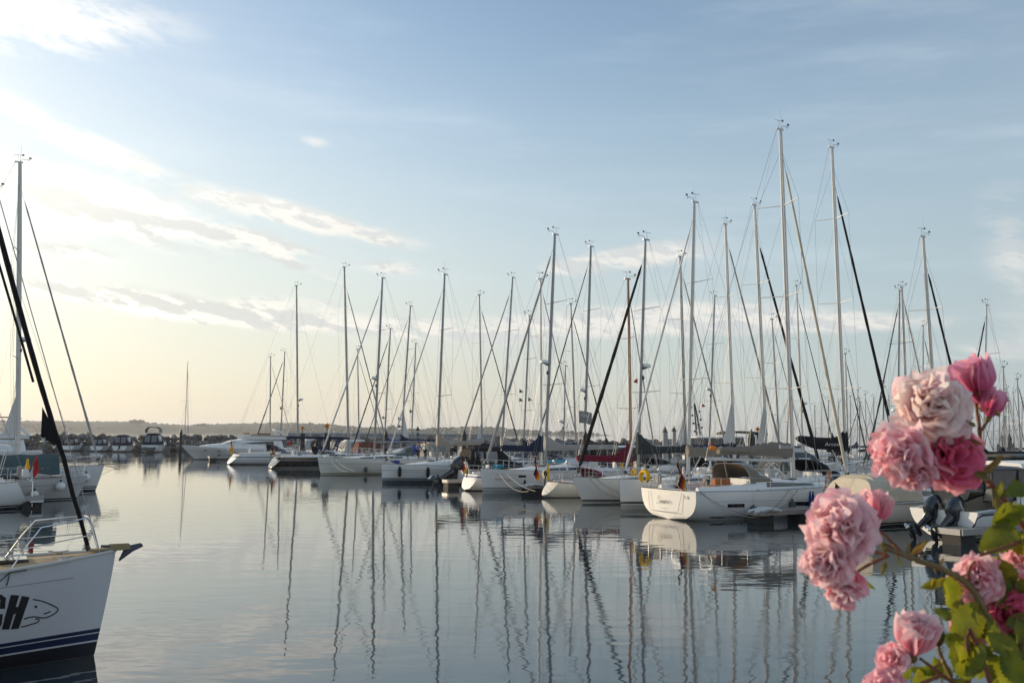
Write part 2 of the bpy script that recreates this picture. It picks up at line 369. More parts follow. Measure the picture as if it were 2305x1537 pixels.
_tc = {}
def text2d(txt, shear=0.0, bold=0.0, space=1.0):
    """outline of a word as 2D vertices and faces, 1 unit cap height, starting at x=0; returns verts, faces, width"""
    k = (txt, shear, bold, space)
    if k in _tc: return _tc[k]
    c = bpy.data.curves.new('lettering', 'FONT'); c.body = txt; c.size = 1.0; c.shear = shear; c.offset = bold; c.space_character = space; c.resolution_u = 4
    o = bpy.data.objects.new('lettering', c); COL.objects.link(o)
    me = bpy.data.meshes.new_from_object(o.evaluated_get(bpy.context.evaluated_depsgraph_get()))
    vs = [(v.co.x, v.co.y) for v in me.vertices]; fs = [tuple(p.vertices) for p in me.polygons]
    bpy.data.objects.remove(o); bpy.data.curves.remove(c); bpy.data.meshes.remove(me)
    x0 = min(v[0] for v in vs); y0 = 0; k2 = 1 / 0.70
    vs = [((x - x0) * k2, (y - y0) * k2) for x, y in vs]; _tc[k] = (vs, fs, max(v[0] for v in vs)); return _tc[k]
def strokes2d(lines, w):
    """pen strokes (polylines, smoothed) as flat ribbons: lettering drawn by hand"""
    vs, fs = [], []
    for ln in lines:
        wd = w
        pts = [Vector((p[0], p[1])) for p in ln]; sm = []
        for i in range(len(pts) - 1):
            p0, p1, p2, p3 = pts[max(i - 1, 0)], pts[i], pts[i + 1], pts[min(i + 2, len(pts) - 1)]
            for q in range(5):
                t = q / 5; sm.append(0.5 * ((2 * p1) + (-p0 + p2) * t + (2 * p0 - 5 * p1 + 4 * p2 - p3) * t * t + (-p0 + 3 * p1 - 3 * p2 + p3) * t ** 3))
        sm.append(pts[-1]); o = len(vs)
        for i, p in enumerate(sm):
            d = sm[min(i + 1, len(sm) - 1)] - sm[max(i - 1, 0)]; d = d.normalized() if d.length else Vector((1, 0))
            k = wd * (.35 + .65 * abs(d.y) ** 1.0) if wd > 0 else -wd
            nrm = Vector((-d.y, d.x)) * k / 2; vs += [(p + nrm)[:], (p - nrm)[:]]
        fs += [(o + 2 * i, o + 2 * i + 1, o + 2 * i + 3, o + 2 * i + 2) for i in range(len(sm) - 1)]
    return vs, fs, max(v[0] for v in vs)

# ------------------------------------------------------------------ hull form
class Hull:
    def __init__(s, L, B, fb=(1.15, 1.05, 1.4), ts=0.82, rs=0.1, rb=0.25, zst=0.02, p0=2.7, draft=0.5, tm=0.42, nose=0.012, bow_p=2.3):
        s.L, s.B, s.fb, s.ts, s.rs, s.rb, s.zst, s.p0, s.dr, s.tm, s.nose, s.bp = L, B, fb, ts, rs, rb, zst, p0, draft, tm, nose, bow_p
    def zs(s, t):
        a, m_, b = s.fb
        return m_ + (b - m_) * max(0, (t - .3) / .7) ** 1.8 + (a - m_) * max(0, (.3 - t) / .3) ** 1.6
    def b(s, t):
        if t < s.tm: k = s.ts + (1 - s.ts) * sin(pi / 2 * t / s.tm)
        else:
            u = (t - s.tm) / (1 - s.tm); k = (1 - u ** s.bp) ** 0.88 if u < 1 else 0
        return s.B / 2 * k + s.nose
    def zk(s, t): return -s.dr * (max(sin(pi * t), 0) ** .55) + (s.zst * (1 - t) - 0.22 * t)
    def pt(s, t, v, side=1):
        zk, zs = s.zk(t), s.zs(t); z = zk + (zs - zk) * v
        p = s.p0 + (1.12 - s.p0) * t ** 1.6
        y = s.b(t) * max(0.0, 1 - (1 - v) ** p) ** (1 / p)
        k = (z / zs) if zs else v
        xs = s.rs * (1 - v) if s.rs >= 0 else -s.rs * v
        xb = s.L - s.rb * max(0, 1 - max(k, 0)) ** 1.2 - (max(0, -k) * .5)
        return Vector((xs + (xb - xs) * t, y * side, z))
    def find(s, x, z, side=1, off=0.006):
        t = min(max(x / s.L, 0), .999); v = 0.7
        for _ in range(14):
            p = s.pt(t, v); t = min(max(t + (x - p.x) / s.L, 0), .9995)
            zk, zs = s.zk(t), s.zs(t); v = min(max((z - zk) / (zs - zk), 0.01), 1)
        p = s.pt(t, v, side); e = 0.01
        a = s.pt(min(t + e, 1), v, side) - s.pt(max(t - e, 0), v, side); b = s.pt(t, min(v + e, 1), side) - s.pt(t, max(v - e, 0), side)
        n = a.cross(b) * -side
        if n.length < 1e-9: n = Vector((0, side, 0))
        return p + n.normalized() * off * (1 if n.normalized().y * side > 0 else -1)

def decal(name, H, shp, x0, z0, h, side, m, parent, sx=1.0, up=1.0, ext=0.0):
    """flat lettering laid on the topsides; side=+1 port, -1 starboard. x runs so that it reads from outside"""
    vs, fs, w = shp; d = 1 if side < 0 else -1      # starboard side reads stern->bow
    mb = MB(); mb.add([H.find(x0 + d * vx * h * sx, z0 + vy * h * up, side, 0.007) for vx, vy in vs], fs)
    o = mb.build(name, m, parent, smooth=False); return o
def band(H, x0, x1, z0, z1, side, n=14, off=0.006, mb=None, slant=0.0):
    mb = mb or MB()
    mb.sheet(lambda u, v: H.find(x0 + (x1 - x0) * u + slant * (v - .5), (z0(x0 + (x1 - x0) * u) if callable(z0) else z0) + v * ((z1(x0 + (x1 - x0) * u) if callable(z1) else z1) - (z0(x0 + (x1 - x0) * u) if callable(z0) else z0)), side, off), n, 1)
    return mb

def flag_sheet(fn, cols, parent, name='flag'):
    """cols: material names in equal bands along v"""
    mb = MB(); nb = len(cols)
    for i in range(nb):
        mb.k = i; mb.sheet(lambda u, v: fn(u, (i + v) / nb), 8, 3, 0.006)
    return mb.build(name, [FLAGM[c] for c in cols], parent)

def rail(pts_list, r, n=5, mb=None):
    mb = mb or MB()
    for p in pts_list: mb.tube(p, r, n)
    return mb
def arc(a, b, c, n=6):
    """rounded corner polyline through a-b-c"""
    a, b, c = Vector(a), Vector(b), Vector(c); out = [a]
    for i in range(n + 1):
        t = i / n; p, q = b + (a - b) * .35, b + (c - b) * .35
        out.append((1 - t) ** 2 * p + 2 * t * (1 - t) * b + t * t * q)
    return out + [c]

NONE = object()
def deck_gear(root, H, c0, c1, ch, L, B, cab):
    """the odds and ends lying about on a cruising yacht"""
    g = random.Random(int(L * 1000 + B * 77 + root.location.x * 13)); dz = lambda t: H.zs(t) + .04
    for t, w in ((c0 + (c1 - c0) * .62, .55), (c1 + (1 - c1) * .35, .5)):
        x = H.pt(t, 1).x; z = dz(t) + (ch * (1 - .86 * .62 ** 1.7) * 1.1 if t < c1 else .03); mb = MB(); mb.box((x, 0, z), (w, w, .06), bev=.015); mb.build('hatch', WINM, root)
    for s_ in (1, -1):
        t = c0 + (c1 - c0) * .30; mb = MB(); mb.tube([(H.pt(t, 1).x, s_ * H.b(t) * .40, dz(t) + ch), (H.pt(t, 1).x, s_ * H.b(t) * .40, dz(t) + ch + .16), (H.pt(t, 1).x + .12, s_ * H.b(t) * .40, dz(t) + ch + .22)], [.06, .07, .09], 8); mb.build('ventilator', STEEL, root)
        mb = MB(); mb.tube([Vector((H.pt(t_, 1).x, s_ * H.b(t_) * .46, dz(t_) + ch * (1 - .86 * ((t_ - c0) / (c1 - c0)) ** 1.7) * 1.06 + .05)) for t_ in (c0 + .03, c0 + .12, c0 + .22)], .014, 5); mb.build('grab_rail', STEEL, root)
    k = g.random(); y = g.choice([-1, 1]) * H.b(.02) * .62
    mb = MB(); mb.box((.42, y, dz(0) + .42), (.22, .34, .50), bev=.05); mb.build('rail_bag', CV[g.choice(['white', 'navy', 'slate', 'grey', 'cream'])], root)
    if k < .7: mb = MB(); mb.lathe([(.05, 0), (.06, .1), (.06, .95), (.02, 1.0)], (.16, -y * .8, dz(0) + .1), 8); mb.lathe([(.10, 1.05), (.12, 1.2), (.02, 1.5)], (.16, -y * .8, dz(0) - .5), 8); mb.build('dan_buoy', CV[g.choice(['white', 'yellow', 'white'])], root)
    if k > .35: mb = MB(); mb.box((.14, -y * .35, dz(0) + .52), (.20, .26, .34), bev=.05); mb.tube([(.10, -y * .35, dz(0) + .4), (.02, -y * .35, dz(0) - .25)], .05, 6); mb.build('stowed_outboard', DARK, root)
    mb = MB()
    for q in range(g.randint(3, 6)):
        t = g.uniform(.07, .30); c = Vector((H.pt(t, 1).x, g.uniform(-.55, .55) * H.b(t), H.zs(t) + g.uniform(-.2, .22))); mb.blob(c, g.uniform(.12, .26), 1, .3, (1.3, 1, .7), g)
    mb.build('cushions', CV[g.choice(['navy', 'grey', 'cream', 'blue', 'slate'])], root)
    mb = MB()
    for q in range(3):
        a0 = Vector((H.pt(.60 + .02 * q, 1).x, .12 * (q - 1), dz(.6) + ch * .75)); mb.tube([a0 + Vector((.13 * cos(a), .10 * sin(a), .02 * (i % 2) + .01 * q)) for i, a in enumerate([.7 * j for j in range(18)])], .013, 4)
    mb.build('coiled_rope', ROPE, root)
    if k < .5: mb = MB(); t = .9; mb.blob((H.pt(t, 1).x, .15, dz(t) + .14), .28, 1, .25, (1.6, 1, .55), g); mb.build('sail_bag', CV[g.choice(['blue', 'white', 'navy', 'cyan'])], root)
    for f in (.30, .55):
        for s_ in (1, -1): mb = MB(); c = H.pt(f, 1, s_); mb.tube([c + Vector((-.12, -.12 * s_, .06)), c + Vector((.12, -.12 * s_, .06))], .016, 5); mb.box(c + Vector((0, -.12 * s_, .03)), (.1, .04, .05)); mb.build('cleat', STEEL, root)
def sailboat(name, label, stern, head, L, B, mast_t, mast_h, top_dx=0.0, fb=(1.15, 1.05, 1.4), hullm=None, deckm=None, furl='grey', furl_r=0.075, furl_top=0.93,
             boom_z=2.6, boom_l=4.6, cover='drape', cover_c='grey', spars=None, spread=2, hood=None, hood_win=True, cabin=(0.36, 0.80, 0.42), windows=2, win_f=(.08, .80), radar=None, rs=0.1, rb=0.25, ts=0.82,
             wheel=1, ensign=None, group=None, fine=1, mast_r=0.10, clew=0, pennants=(), toe=None, p0=2.7, cockpit=True, zst=0.02, rail_on=True, wires=1.0, bimini=None, bow_p=2.3, tm=.42, backstay=2, vane=1, sweep=0.25, furl_foot=0.3, boomcap=True, steps=()):
    """stern: world point of the transom at the waterline; head: unit vector towards the bow"""
    H = Hull(L, B, fb, ts, rs, rb, zst, p0, bow_p=bow_p, tm=tm)
    rz = atan2(head.y, head.x); root = empty(name, (stern.x, stern.y, 0), rz)
    tag(root, label, 'sailing boat', group); root['_'] = 0; del root['_']
    hm_ = hullm or white_hull('hull_white_plain'); dm = deckm or DECK; sp = spars or ALU; nt = 30 if fine > 1 else 20; nv = 12 if fine > 1 else 8
    ts_ = [1 - (1 - i / nt) ** 1.35 for i in range(nt + 1)]
    vsm = [(j / nv) for j in range(nv + 1)]
    mb = MB()
    for side in (1, -1):
        if side > 0: mb.sheet(lambda u, v: H.pt(ts_[round(u * nt)], vsm[round(v * nv)], 1), nt, nv)
        else: mb.sheet(lambda u, v: H.pt(ts_[round(u * nt)], vsm[nv - round(v * nv)], -1), nt, nv)
    hull = mb.build('hull', hm_, root, sharp=50)
    # transom: a slightly crowned plate across the first station
    mb = MB()
    def tr(u, v):
        p = H.pt(0, v, 1); yy = p.y * (2 * u - 1); return (p.x - 0.002 + (0.05 * (1 - (2 * u - 1) ** 2)) * -1, yy, p.z)
    mb.sheet(tr, 14, nv); tro = mb.build('transom', hm_, root)
    # deck with a sunken cockpit
    well = cockpit
    xs_ = sorted(set([0, .04, .055, .06, .12, .2, .28, .335, .34, .355] + [i / 16 for i in range(17)]))
    ys_ = [-1, -.9, -.62, -.6, -.585, -.3, 0, .3, .585, .6, .62, .9, 1]
    def dk(u, v):
        t = xs_[round(u * (len(xs_) - 1))]; yf = ys_[round(v * 12)]; p = H.pt(t, 1); z = p.z + .05 * (1 - yf * yf) - .012
        if well and (0.058 < t < .338 or (rs < 0 and t < .338)) and abs(yf) < .59: z -= .42
        return (p.x, (p.y - .004) * yf, z)
    mb = MB(); mb.sheet(dk, len(xs_) - 1, 12); mb.build('deck', dm, root, sharp=30)
    # toe rail
    mb = MB()
    for side in (1, -1): mb.tube([H.pt(t, 1, side) + Vector((0, -.01 * side, .02)) for t in ts_], .03 if toe else .022, 5)
    mb.build('toe_rail', toe or (ALU if fine < 2 else mat('grey_rubber', (.3, .3, .3), .6)), root)
    # coachroof
    c0, c1, ch = cabin
    def roof(u, jj, off=0.0, ht=None):
        t = c0 + (c1 - c0) * u; p = H.pt(t, 1); w = H.b(t) * .66 * (1 - .25 * u); hgt = ch * (1 - .86 * u ** 1.7) if u > 0 else ch
        prof = [(1.0, 0), (.97, .38), (.93, .78), (.82, .97), (.45, 1.08), (0, 1.12), (-.45, 1.08), (-.82, .97), (-.93, .78), (-.97, .38), (-1, 0)]
        k = prof[jj]; return Vector((p.x, k[0] * w, p.z + .03 + hgt * k[1] - .05))
    NR = 12; rings = [[roof(i / NR, j) for j in range(11)] for i in range(NR + 1)]
    mb = MB(); mb.loft(rings, closed=False); mb.add(rings[0], [tuple(range(11))]); mb.add(rings[-1], [tuple(range(11))[::-1]])
    cab = mb.build('cabin', GEL, root, sharp=35)
    for side in (0, 1):
        if not windows: break
        a, b_ = win_f; n_ = windows; gap = .03
        for q in range(n_):
            u0 = a + (b_ - a) * q / n_ + (gap / 2 if q else 0); u1 = a + (b_ - a) * (q + 1) / n_ - (gap / 2 if q < n_ - 1 else 0)
            def wf(u, v):
                uu = u0 + (u1 - u0) * u
                t = c0 + (c1 - c0) * uu; p = H.pt(t, 1); w = H.b(t) * .66 * (1 - .25 * uu); hgt = ch * (1 - .86 * uu ** 1.7)
                zf = .30 + .46 * v; yy = (1.0 - .075 * zf) * w + .012
                return (p.x - .08 * v * (1 if q == n_ - 1 and u > .9 else 0), yy if side == 0 else -yy, p.z - .02 + hgt * zf)
            mb = MB(); mb.sheet(wf, 6, 1); mb.build('window', WINM, cab)
    # coamings
    if cockpit and fine:
        mb = MB()
        for side in (1, -1):
            rg = []
            for i in range(7):
                t = .05 + (.30) * i / 6; p = H.pt(t, 1); y0 = H.b(t) * .62; hh = .16 + .16 * (i / 6)
                rg.append([(p.x, side * (y0 - .03), p.z), (p.x, side * (y0 - .01), p.z + hh), (p.x, side * (y0 + .14), p.z + hh), (p.x, side * (y0 + .24), p.z)])
            mb.loft(rg)
        mb.build('coaming', GEL, root)
        mb = MB(); pcs = H.pt(.3, 1)
        for side in (1, -1): mb.lathe([(.07, 0), (.075, .04), (.05, .06), (.05, .13), (.07, .15), (.06, .17)], (pcs.x, side * (H.b(.3) * .62 + .06), pcs.z + .30), 8)
        mb.build('winch', STEEL, root)
    # wheel
    if wheel and fine:
        xw = H.pt(.11, 1).x; zd = H.zs(.1) - .4; rw = .46 if wheel == 1 else .42
        for side in ([0] if wheel == 1 else [1, -1]):
            y0 = side * B * .24; mb = MB()
            ang = [2 * pi * i / 20 for i in range(21)]
            mb.tube([(xw, y0 + rw * cos(a), zd + .95 + rw * sin(a)) for a in ang], .018, 5, cap=False)
            for i in range(6): a = pi * i / 3; mb.tube([(xw, y0, zd + .95), (xw, y0 + rw * cos(a), zd + .95 + rw * sin(a))], .011, 4)
            wo = mb.build('steering_wheel', STEEL, root)
            mb = MB(); mb.box((xw + .14, y0, zd + .45), (.2, .24, .95), bev=.03); mb.box((xw + .16, y0, zd + 1.0), (.12, .34, .22), bev=.03); mb.build('binnacle', GEL if wheel == 1 else DARK, root)
    # mast
    pm = H.pt(mast_t, 1); mx = pm.x; mz = pm.z + ch * .3; top = Vector((mx + top_dx, 0, mast_h)); foot = Vector((mx, 0, mz))
    def on_mast(f): return foot + (top - foot) * f
    mb = MB(); K = 14
    mb.tube([on_mast(i / K) for i in range(K + 1)], [mast_r * (1.0 if i < K * .7 else 1 - .28 * (i / K - .7) / .3) for i in range(K + 1)], 10, flat=.62, up=(1, 0, 0))
    mb.box(top + Vector((-.06, 0, .02)), (.5, .07, .09)); mb.tube([foot + Vector((0, 0, -.04)), foot + Vector((0, 0, .06))], mast_r * 1.5, 8)
    for f in steps: mb.tube([on_mast(f), on_mast(f) + Vector((0, mast_r + .12, 0))], .012, 4)
    mast = mb.build('mast', sp, root)
    if vane:
        mb = MB(); t0 = top + Vector((0, 0, .06))
        mb.tube([t0, t0 + Vector((.16, 0, .16)), t0 + Vector((.55, 0, .20))], .013, 4); mb.box(t0 + Vector((.58, 0, .30)), (.16, .02, .10)); mb.tube([t0 + Vector((.55, 0, .2)), t0 + Vector((.55, 0, .30))], .015, 4)
        mb.lathe([(.02, 0), (.06, .01), (.02, .03)], t0 + Vector((.50, 0, .1)), 6)
        mb.tube([t0 + Vector((-.12, 0, 0)), t0 + Vector((-.12, 0, .42))], .009, 4); mb.tube([t0 + Vector((-.42, 0, .42)), t0 + Vector((.14, 0, .42))], .011, 4); mb.box(t0 + Vector((.16, 0, .45)), (.13, .012, .11))
        mb.build('wind_instrument', DARK, mast)
        if vane > 1: mb = MB(); mb.tube([t0 + Vector((.03, 0, 0)), t0 + Vector((.03, 0, 1.1))], [.014, .006], 4); mb.build('antenna', GEL, mast)
    # spreaders and shrouds
    chain = [H.pt(mast_t - .015, 1, s_) + Vector((0, -.06 * s_, .02)) for s_ in (1, -1)]
    fs_ = [(i + 1) / (spread + .85) for i in range(spread)]; tips = {1: [], -1: []}
    for f, in zip(fs_,):
        for si in (1, -1):
            mb = MB(); a = on_mast(f); wv = min(B * .40, .17 * (mast_h - mz) * (1 - f * .35) * .62 + .25) * (1 - .18 * f)
            b_ = a + Vector((-sweep * wv, si * wv, .05 * wv)); tips[si].append(b_)
            mb.tube([a, b_], [.045, .028], 5, flat=.6, up=(1, 0, 0)); mb.build('spreader', sp, mast)
    mb = MB(); wr = .0075 * wires
    for i, si in enumerate((1, -1)):
        ch_ = chain[i]; mb.tube([ch_] + tips[si] + [on_mast(.985 if furl_top > .95 else .94)], wr, 4, cap=False)
        lo = on_mast(fs_[0] - .012)
        for dx_ in (.0, -.55): mb.tube([ch_ + Vector((dx_, 0, 0)), lo], wr, 4, cap=False)
        for q in range(len(fs_) - 1): mb.tube([tips[si][q], on_mast(fs_[q + 1] - .01)], wr * .8, 4, cap=False)
    bs = on_mast(1.0) + Vector((-.28, 0, 0))
    if backstay == 2:
        j = bs + (Vector((.15, 0, H.zs(0))) - bs) * .72
        mb.tube([bs, j], wr, 4, cap=False)
        for si in (1, -1): mb.tube([j, Vector((.1, si * H.b(0) * .75, H.zs(0)))], wr, 4, cap=False)
    elif backstay == 1: mb.tube([bs, Vector((.1, 0, H.zs(0) + .03))], wr, 4, cap=False)
    # halyards beside the mast, topping lift
    for dy_ in (-.16, .15): mb.tube([on_mast(.06) + Vector((-.1, dy_, 0)), on_mast(.985) + Vector((-.08, dy_ * .4, 0))], .006, 3, cap=False)
    be = Vector((mx - boom_l, 0, boom_z + .10)); mb.tube([bs, be], .006 * wires, 3, cap=False)
    lz = on_mast(.55)
    for dy_ in (-.13, .13):
        for q in (.35, .65): mb.tube([lz, Vector((mx - boom_l * q, dy_, boom_z + .15))], .005 * wires, 3, cap=False)
    mb.build('rigging', WIRE, root)
    # forestay and furled headsail
    fa = H.pt(1, 1) + Vector((-.28, 0, .05)); ft = on_mast(furl_top) + Vector((mast_r * .9, 0, 0))
    mb = MB(); mb.tube([fa, ft], wr * 1.3, 5, cap=False)
    if furl:
        mb.lathe([(.05, 0), (.13, .02), (.12, .10), (.13, .16), (.05, .18)], fa + (ft - fa) * .014, 10, axis=ft - fa)
        mb.build('forestay', DARK if fine > 1 else WIRE, root)
        mb = MB(); n_ = 26; q0 = furl_foot / 10; pts = []; rr = []
        for i in range(n_ + 1):
            f = q0 + (.965 - q0) * i / n_; pts.append(fa + (ft - fa) * f + Vector((0, 0, 0)))
            rr.append(furl_r * (1.15 - .55 * f) * (1 + .10 * sin(i * 2.3) + .05 * sin(i * 5.1)) if 0 < i < n_ else furl_r * .3)
        mb.tube(pts, rr, 8)
        mb.build('furled_headsail', canvas(*furl) if isinstance(furl, tuple) else CV[furl], root)
    else: mb.build('forestay', WIRE, root)
    # boom, cover
    g = Vector((mx - mast_r, 0, boom_z)); rise = .10
    mb = MB(); be = Vector((mx - boom_l, 0, boom_z + rise)); mb.tube([g, be], [.075, .07], 8, flat=.7, up=(0, 0, 1))
    bv = g + (be - g) * .30; mb.tube([bv, foot + Vector((-.15, 0, .1))], [.028, .035], 6)
    sh = g + (be - g) * .8; pcs = H.pt(.33, 1)
    for dy_ in (-.05, .05): mb.tube([sh, (pcs.x - .3, dy_, pcs.z - .1)], .010, 4)
    bo = mb.build('boom', sp, root)
    if cover:
        mb = MB(); rg = []; n_ = 22
        for i in range(n_ + 1):
            f = i / n_; c = g + (be - g) * (f * (1.0 if cover != 'short' else .9)) + Vector((.16 if i == 0 else 0, 0, 0))
            if cover == 'drape': hh = .26 + .62 * max(0, 1 - f / .26) ** 1.5 + .10 * (1 - f); ww = .17 * (1 - .35 * f)
            elif cover == 'bag': hh = .50 - .16 * f + .16 * max(0, 1 - f / .10) + .035 * sin(i * 1.7); ww = .17 * (1 - .3 * f)
            elif cover == 'swoop': hh = .36 + .95 * max(0, 1 - f / .42) ** 2; ww = .16 * (1 - .2 * f)
            else: hh = .22; ww = .14
            if i == n_: hh *= .7; ww *= .8
            wob = .018 * sin(i * 2.1); dz_ = -.07
            rg.append([(c.x, ww * .55 + wob, c.z + dz_), (c.x, ww + wob, c.z + hh * .35), (c.x, ww * .75, c.z + hh * .75), (c.x, .02 + wob, c.z + hh), (c.x, -ww * .75, c.z + hh * .75), (c.x, -ww + wob, c.z + hh * .35), (c.x, -ww * .55 + wob, c.z + dz_)])
        mb.loft(rg); mb.build('sail_cover', CV[cover_c], bo)
    if clew:
        a = on_mast(.02) + Vector((-mast_r * .8, .0, boom_z - mz + .1)); mb = MB(); tp = on_mast(0) + Vector((-mast_r * .8, 0, clew + boom_z - mz)); tp.x = on_mast((clew + boom_z - mz) / (mast_h - mz)).x - mast_r * .7
        mb.sheet(lambda u, v: (tp.x + (a.x - tp.x) * u - v * u * clew * .27, .012 + .06 * sin(v * 3) * u, tp.z + (a.z + .1 - tp.z) * u), 10, 5, .012); mb.build('sail_clew', CV['white'], root)
    # rails
    if rail_on:
        zr = .62; r_ = .0125 if fine > 1 else .015
        def dp(t, si, z=0, inn=.07): p = H.pt(t, 1, si); return Vector((p.x, p.y - inn * si, p.z + z))
        mb = MB()
        for lv in ((zr, 1.0), (zr * .5, .9)):
            pts = [dp(.87, 1, lv[0]), dp(.93, 1, lv[0])]; b3 = H.pt(1, 1); pts += [Vector((b3.x - .12, .16, b3.z + lv[0])), Vector((b3.x - .06, 0, b3.z + lv[0])), Vector((b3.x - .12, -.16, b3.z + lv[0])), dp(.93, -1, lv[0]), dp(.87, -1, lv[0])]
            if lv[0] < zr: pts = [pts[0], pts[1], pts[2]]; mb.tube(pts, r_ * .8, 5); mb.tube([Vector((p.x, -p.y, p.z)) for p in pts], r_ * .8, 5)
            else: mb.tube(pts, r_ * 1.15, 6)
        for si in (1, -1):
            for t in (.87, .93): mb.tube([dp(t, si), dp(t, si, zr)], r_, 5)
            mb.tube([Vector((b3.x - .3, .12 * si, b3.z)), Vector((b3.x - .12, .16 * si, b3.z + zr))], r_, 5)
        mb.build('pulpit', STEEL, root)
        mb = MB()
        for si in (1, -1):
            for lv in (zr, zr * .5):
                pts = [dp(.12, si, lv), dp(.03, si, lv), Vector((.12, si * H.b(0) * .72, H.zs(0) + lv)), Vector((.10, si * H.b(0) * .35, H.zs(0) + lv))]; mb.tube(pts, r_ * (1.1 if lv == zr else .8), 5)
            for p in (dp(.12, si), dp(.03, si), Vector((.10, si * H.b(0) * .35, H.zs(0)))): mb.tube([p, p + Vector((0, 0, zr))], r_, 5)
        mb.build('pushpit', STEEL, root)
        mb = MB(); st = [.12, .24, .36, .48, .60, .72, .80, .87]
        for si in (1, -1):
            for t in st[1:-1]: mb.tube([dp(t, si), dp(t, si, zr)], r_, 5)
            for lv in (zr - .01, zr * .5): mb.tube([dp(t, si, lv) for t in st], .0055 * wires, 4, cap=False)
        mb.build('lifelines', STEEL, root)
    # sprayhood
    if hood:
        xh = H.pt(.315, 1).x; w = H.b(.34) * .62; zt = H.zs(.34) + ch + (.62 if L < 12.8 else .78); zb = H.zs(.33) + .12; Lh = .125 * L
        def hf(u, v):
            a = pi * v; k = u ** 1.6; x = xh + Lh * u - .25 * (1 - u) * sin(a)
            yy = w * (1 - .10 * u) * (abs(cos(a)) ** .55) * (1 if cos(a) > 0 else -1)
            top_ = zt - (zt - (H.zs(.42) + ch * 1.08)) * k; lo_ = zb + (H.zs(.42) + ch * .75 - zb) * min(1, u * 1.2)
            return (x, yy, lo_ + (top_ - lo_) * sin(a) ** .5)
        mb = MB(); mb.sheet(hf, 8, 18, .012); ho = mb.build('sprayhood', CV[hood], root)
        if hood == 'taupe':
            mb = MB(); mb.sheet(lambda u, v: Vector(hf(.02 + .45 * u, .5 + .42 * v)).lerp(Vector((xh + .6, 0, zb)), .03), 4, 8); mb.build('backlit_panel', mat('amber_backlit_canvas', (.42, .20, .06), .8, trans=.0), ho)  # amber sheet inside the hood: glow of backlit canvas put into its colour
        if hood_win:
            mb = MB()
            for v0, v1 in ((.10, .26), (.36, .64), (.74, .90)):
                def wf2(u, v):
                    p = Vector(hf(.45 + .42 * u, v0 + (v1 - v0) * v)); q = Vector((xh + .5, 0, zb)); return p + (p - q).normalized() * .02
                mb.sheet(wf2, 3, 5)
            mb.build('window', VINYL, ho)
        mb = MB(); mb.tube([Vector(hf(.02, j / 18)) for j in range(19)], .014, 5); mb.build('frame', STEEL, ho)
    if bimini:
        bc, bx0, bx1, bh = bimini; w = H.b(.15) * .72; zb = H.zs(.15) + bh; mb = MB()
        mb.sheet(lambda u, v: (bx0 + (bx1 - bx0) * u, w * (2 * v - 1), zb + .22 * sin(pi * v) ** .7 + .05 * sin(pi * u)), 8, 10, .015); bi = mb.build('bimini', CV[bc], root)
        mb = MB()
        for x_ in (bx0 + .1, (bx0 + bx1) / 2, bx1 - .1): mb.tube([(x_ * .6 + (bx0 + bx1) * .2, w, H.zs(.15)), (x_, w, zb), (x_, 0, zb + .2), (x_, -w, zb), (x_ * .6 + (bx0 + bx1) * .2, -w, H.zs(.15))], .013, 5)
        mb.build('frame', STEEL, bi)
    if radar:
        f, si = radar; c = on_mast(f); dx_ = .42 * si; mb = MB(); mb.lathe([(.20, 0), (.29, .05), (.30, .13), (.26, .22), (.10, .27)], c + Vector((dx_, 0, 0)), 14); mb.build('radar_dome', GEL, mast)
        mb = MB(); mb.tube([c + Vector((0, 0, -.15)), c + Vector((dx_, 0, 0))], .04, 5); mb.box(c + Vector((dx_ * .5, 0, -.03)), (abs(dx_), .2, .04)); mb.build('radar_bracket', DARK, mast); mb = MB(); mb.lathe([(.06, 0), (.09, .08), (.09, .2), (.04, .25)], c + Vector((.14 * si, 0, -.75)), 7); mb.build('steaming_light', DARK, mast)
    for (f, si, colr, sz) in pennants:
        p = on_mast(f); tip = (tips[si][0] if tips[si] else p); y0 = tip.y * .7; zz = p.z
        def pf(u, v): return (mx - .05 - sz * u * 1.25 + .0, y0 + .05 * sin(u * 5), zz - sz * .5 - (sz * (v - .5)) * (1 - (u if colr != 'rect' else 0)) - .25 * sz * u)
        mb = MB(); mb.sheet(pf, 6, 3, .004); mb.build('pennant', FLAGM['grey' if colr == 'rect' else colr], root)
    if ensign:
        ex, ey, eh = ensign[0], ensign[1], ensign[2]; zb = H.zs(0) + .1; b0 = Vector((ex, ey, zb)); tpp = b0 + Vector((-.42, 0, eh))
        mb = MB(); mb.tube([b0, tpp], .014, 5); eo = mb.build('flagstaff', WOOD if fine else DARK, root)
        cols = ensign[3] if len(ensign) > 3 else ('black', 'red', 'gold'); fl = eh * .85
        def ef(u, v):
            a = tpp + (b0 - tpp) * (.04 + .62 * v); hang = u * fl
            return a + Vector((-.10 * hang * (1 - v) - .05, .14 * sin(u * 7 + v * 2) * (1 - .3 * u), -hang * (.80 - .25 * v)))
        flag_sheet(ef, cols, eo, 'ensign')
    root_h[root.name] = H
    if fine > 1: deck_gear(root, H, c0, c1, ch, L, B, cab)
    return root, H
root_h = {}
def w_of(root, p):
    rz = root.rotation_euler.z; p = Vector(p)
    return Vector((root.location.x + p.x * cos(rz) - p.y * sin(rz), root.location.y + p.x * sin(rz) + p.y * cos(rz), root.location.z + p.z))
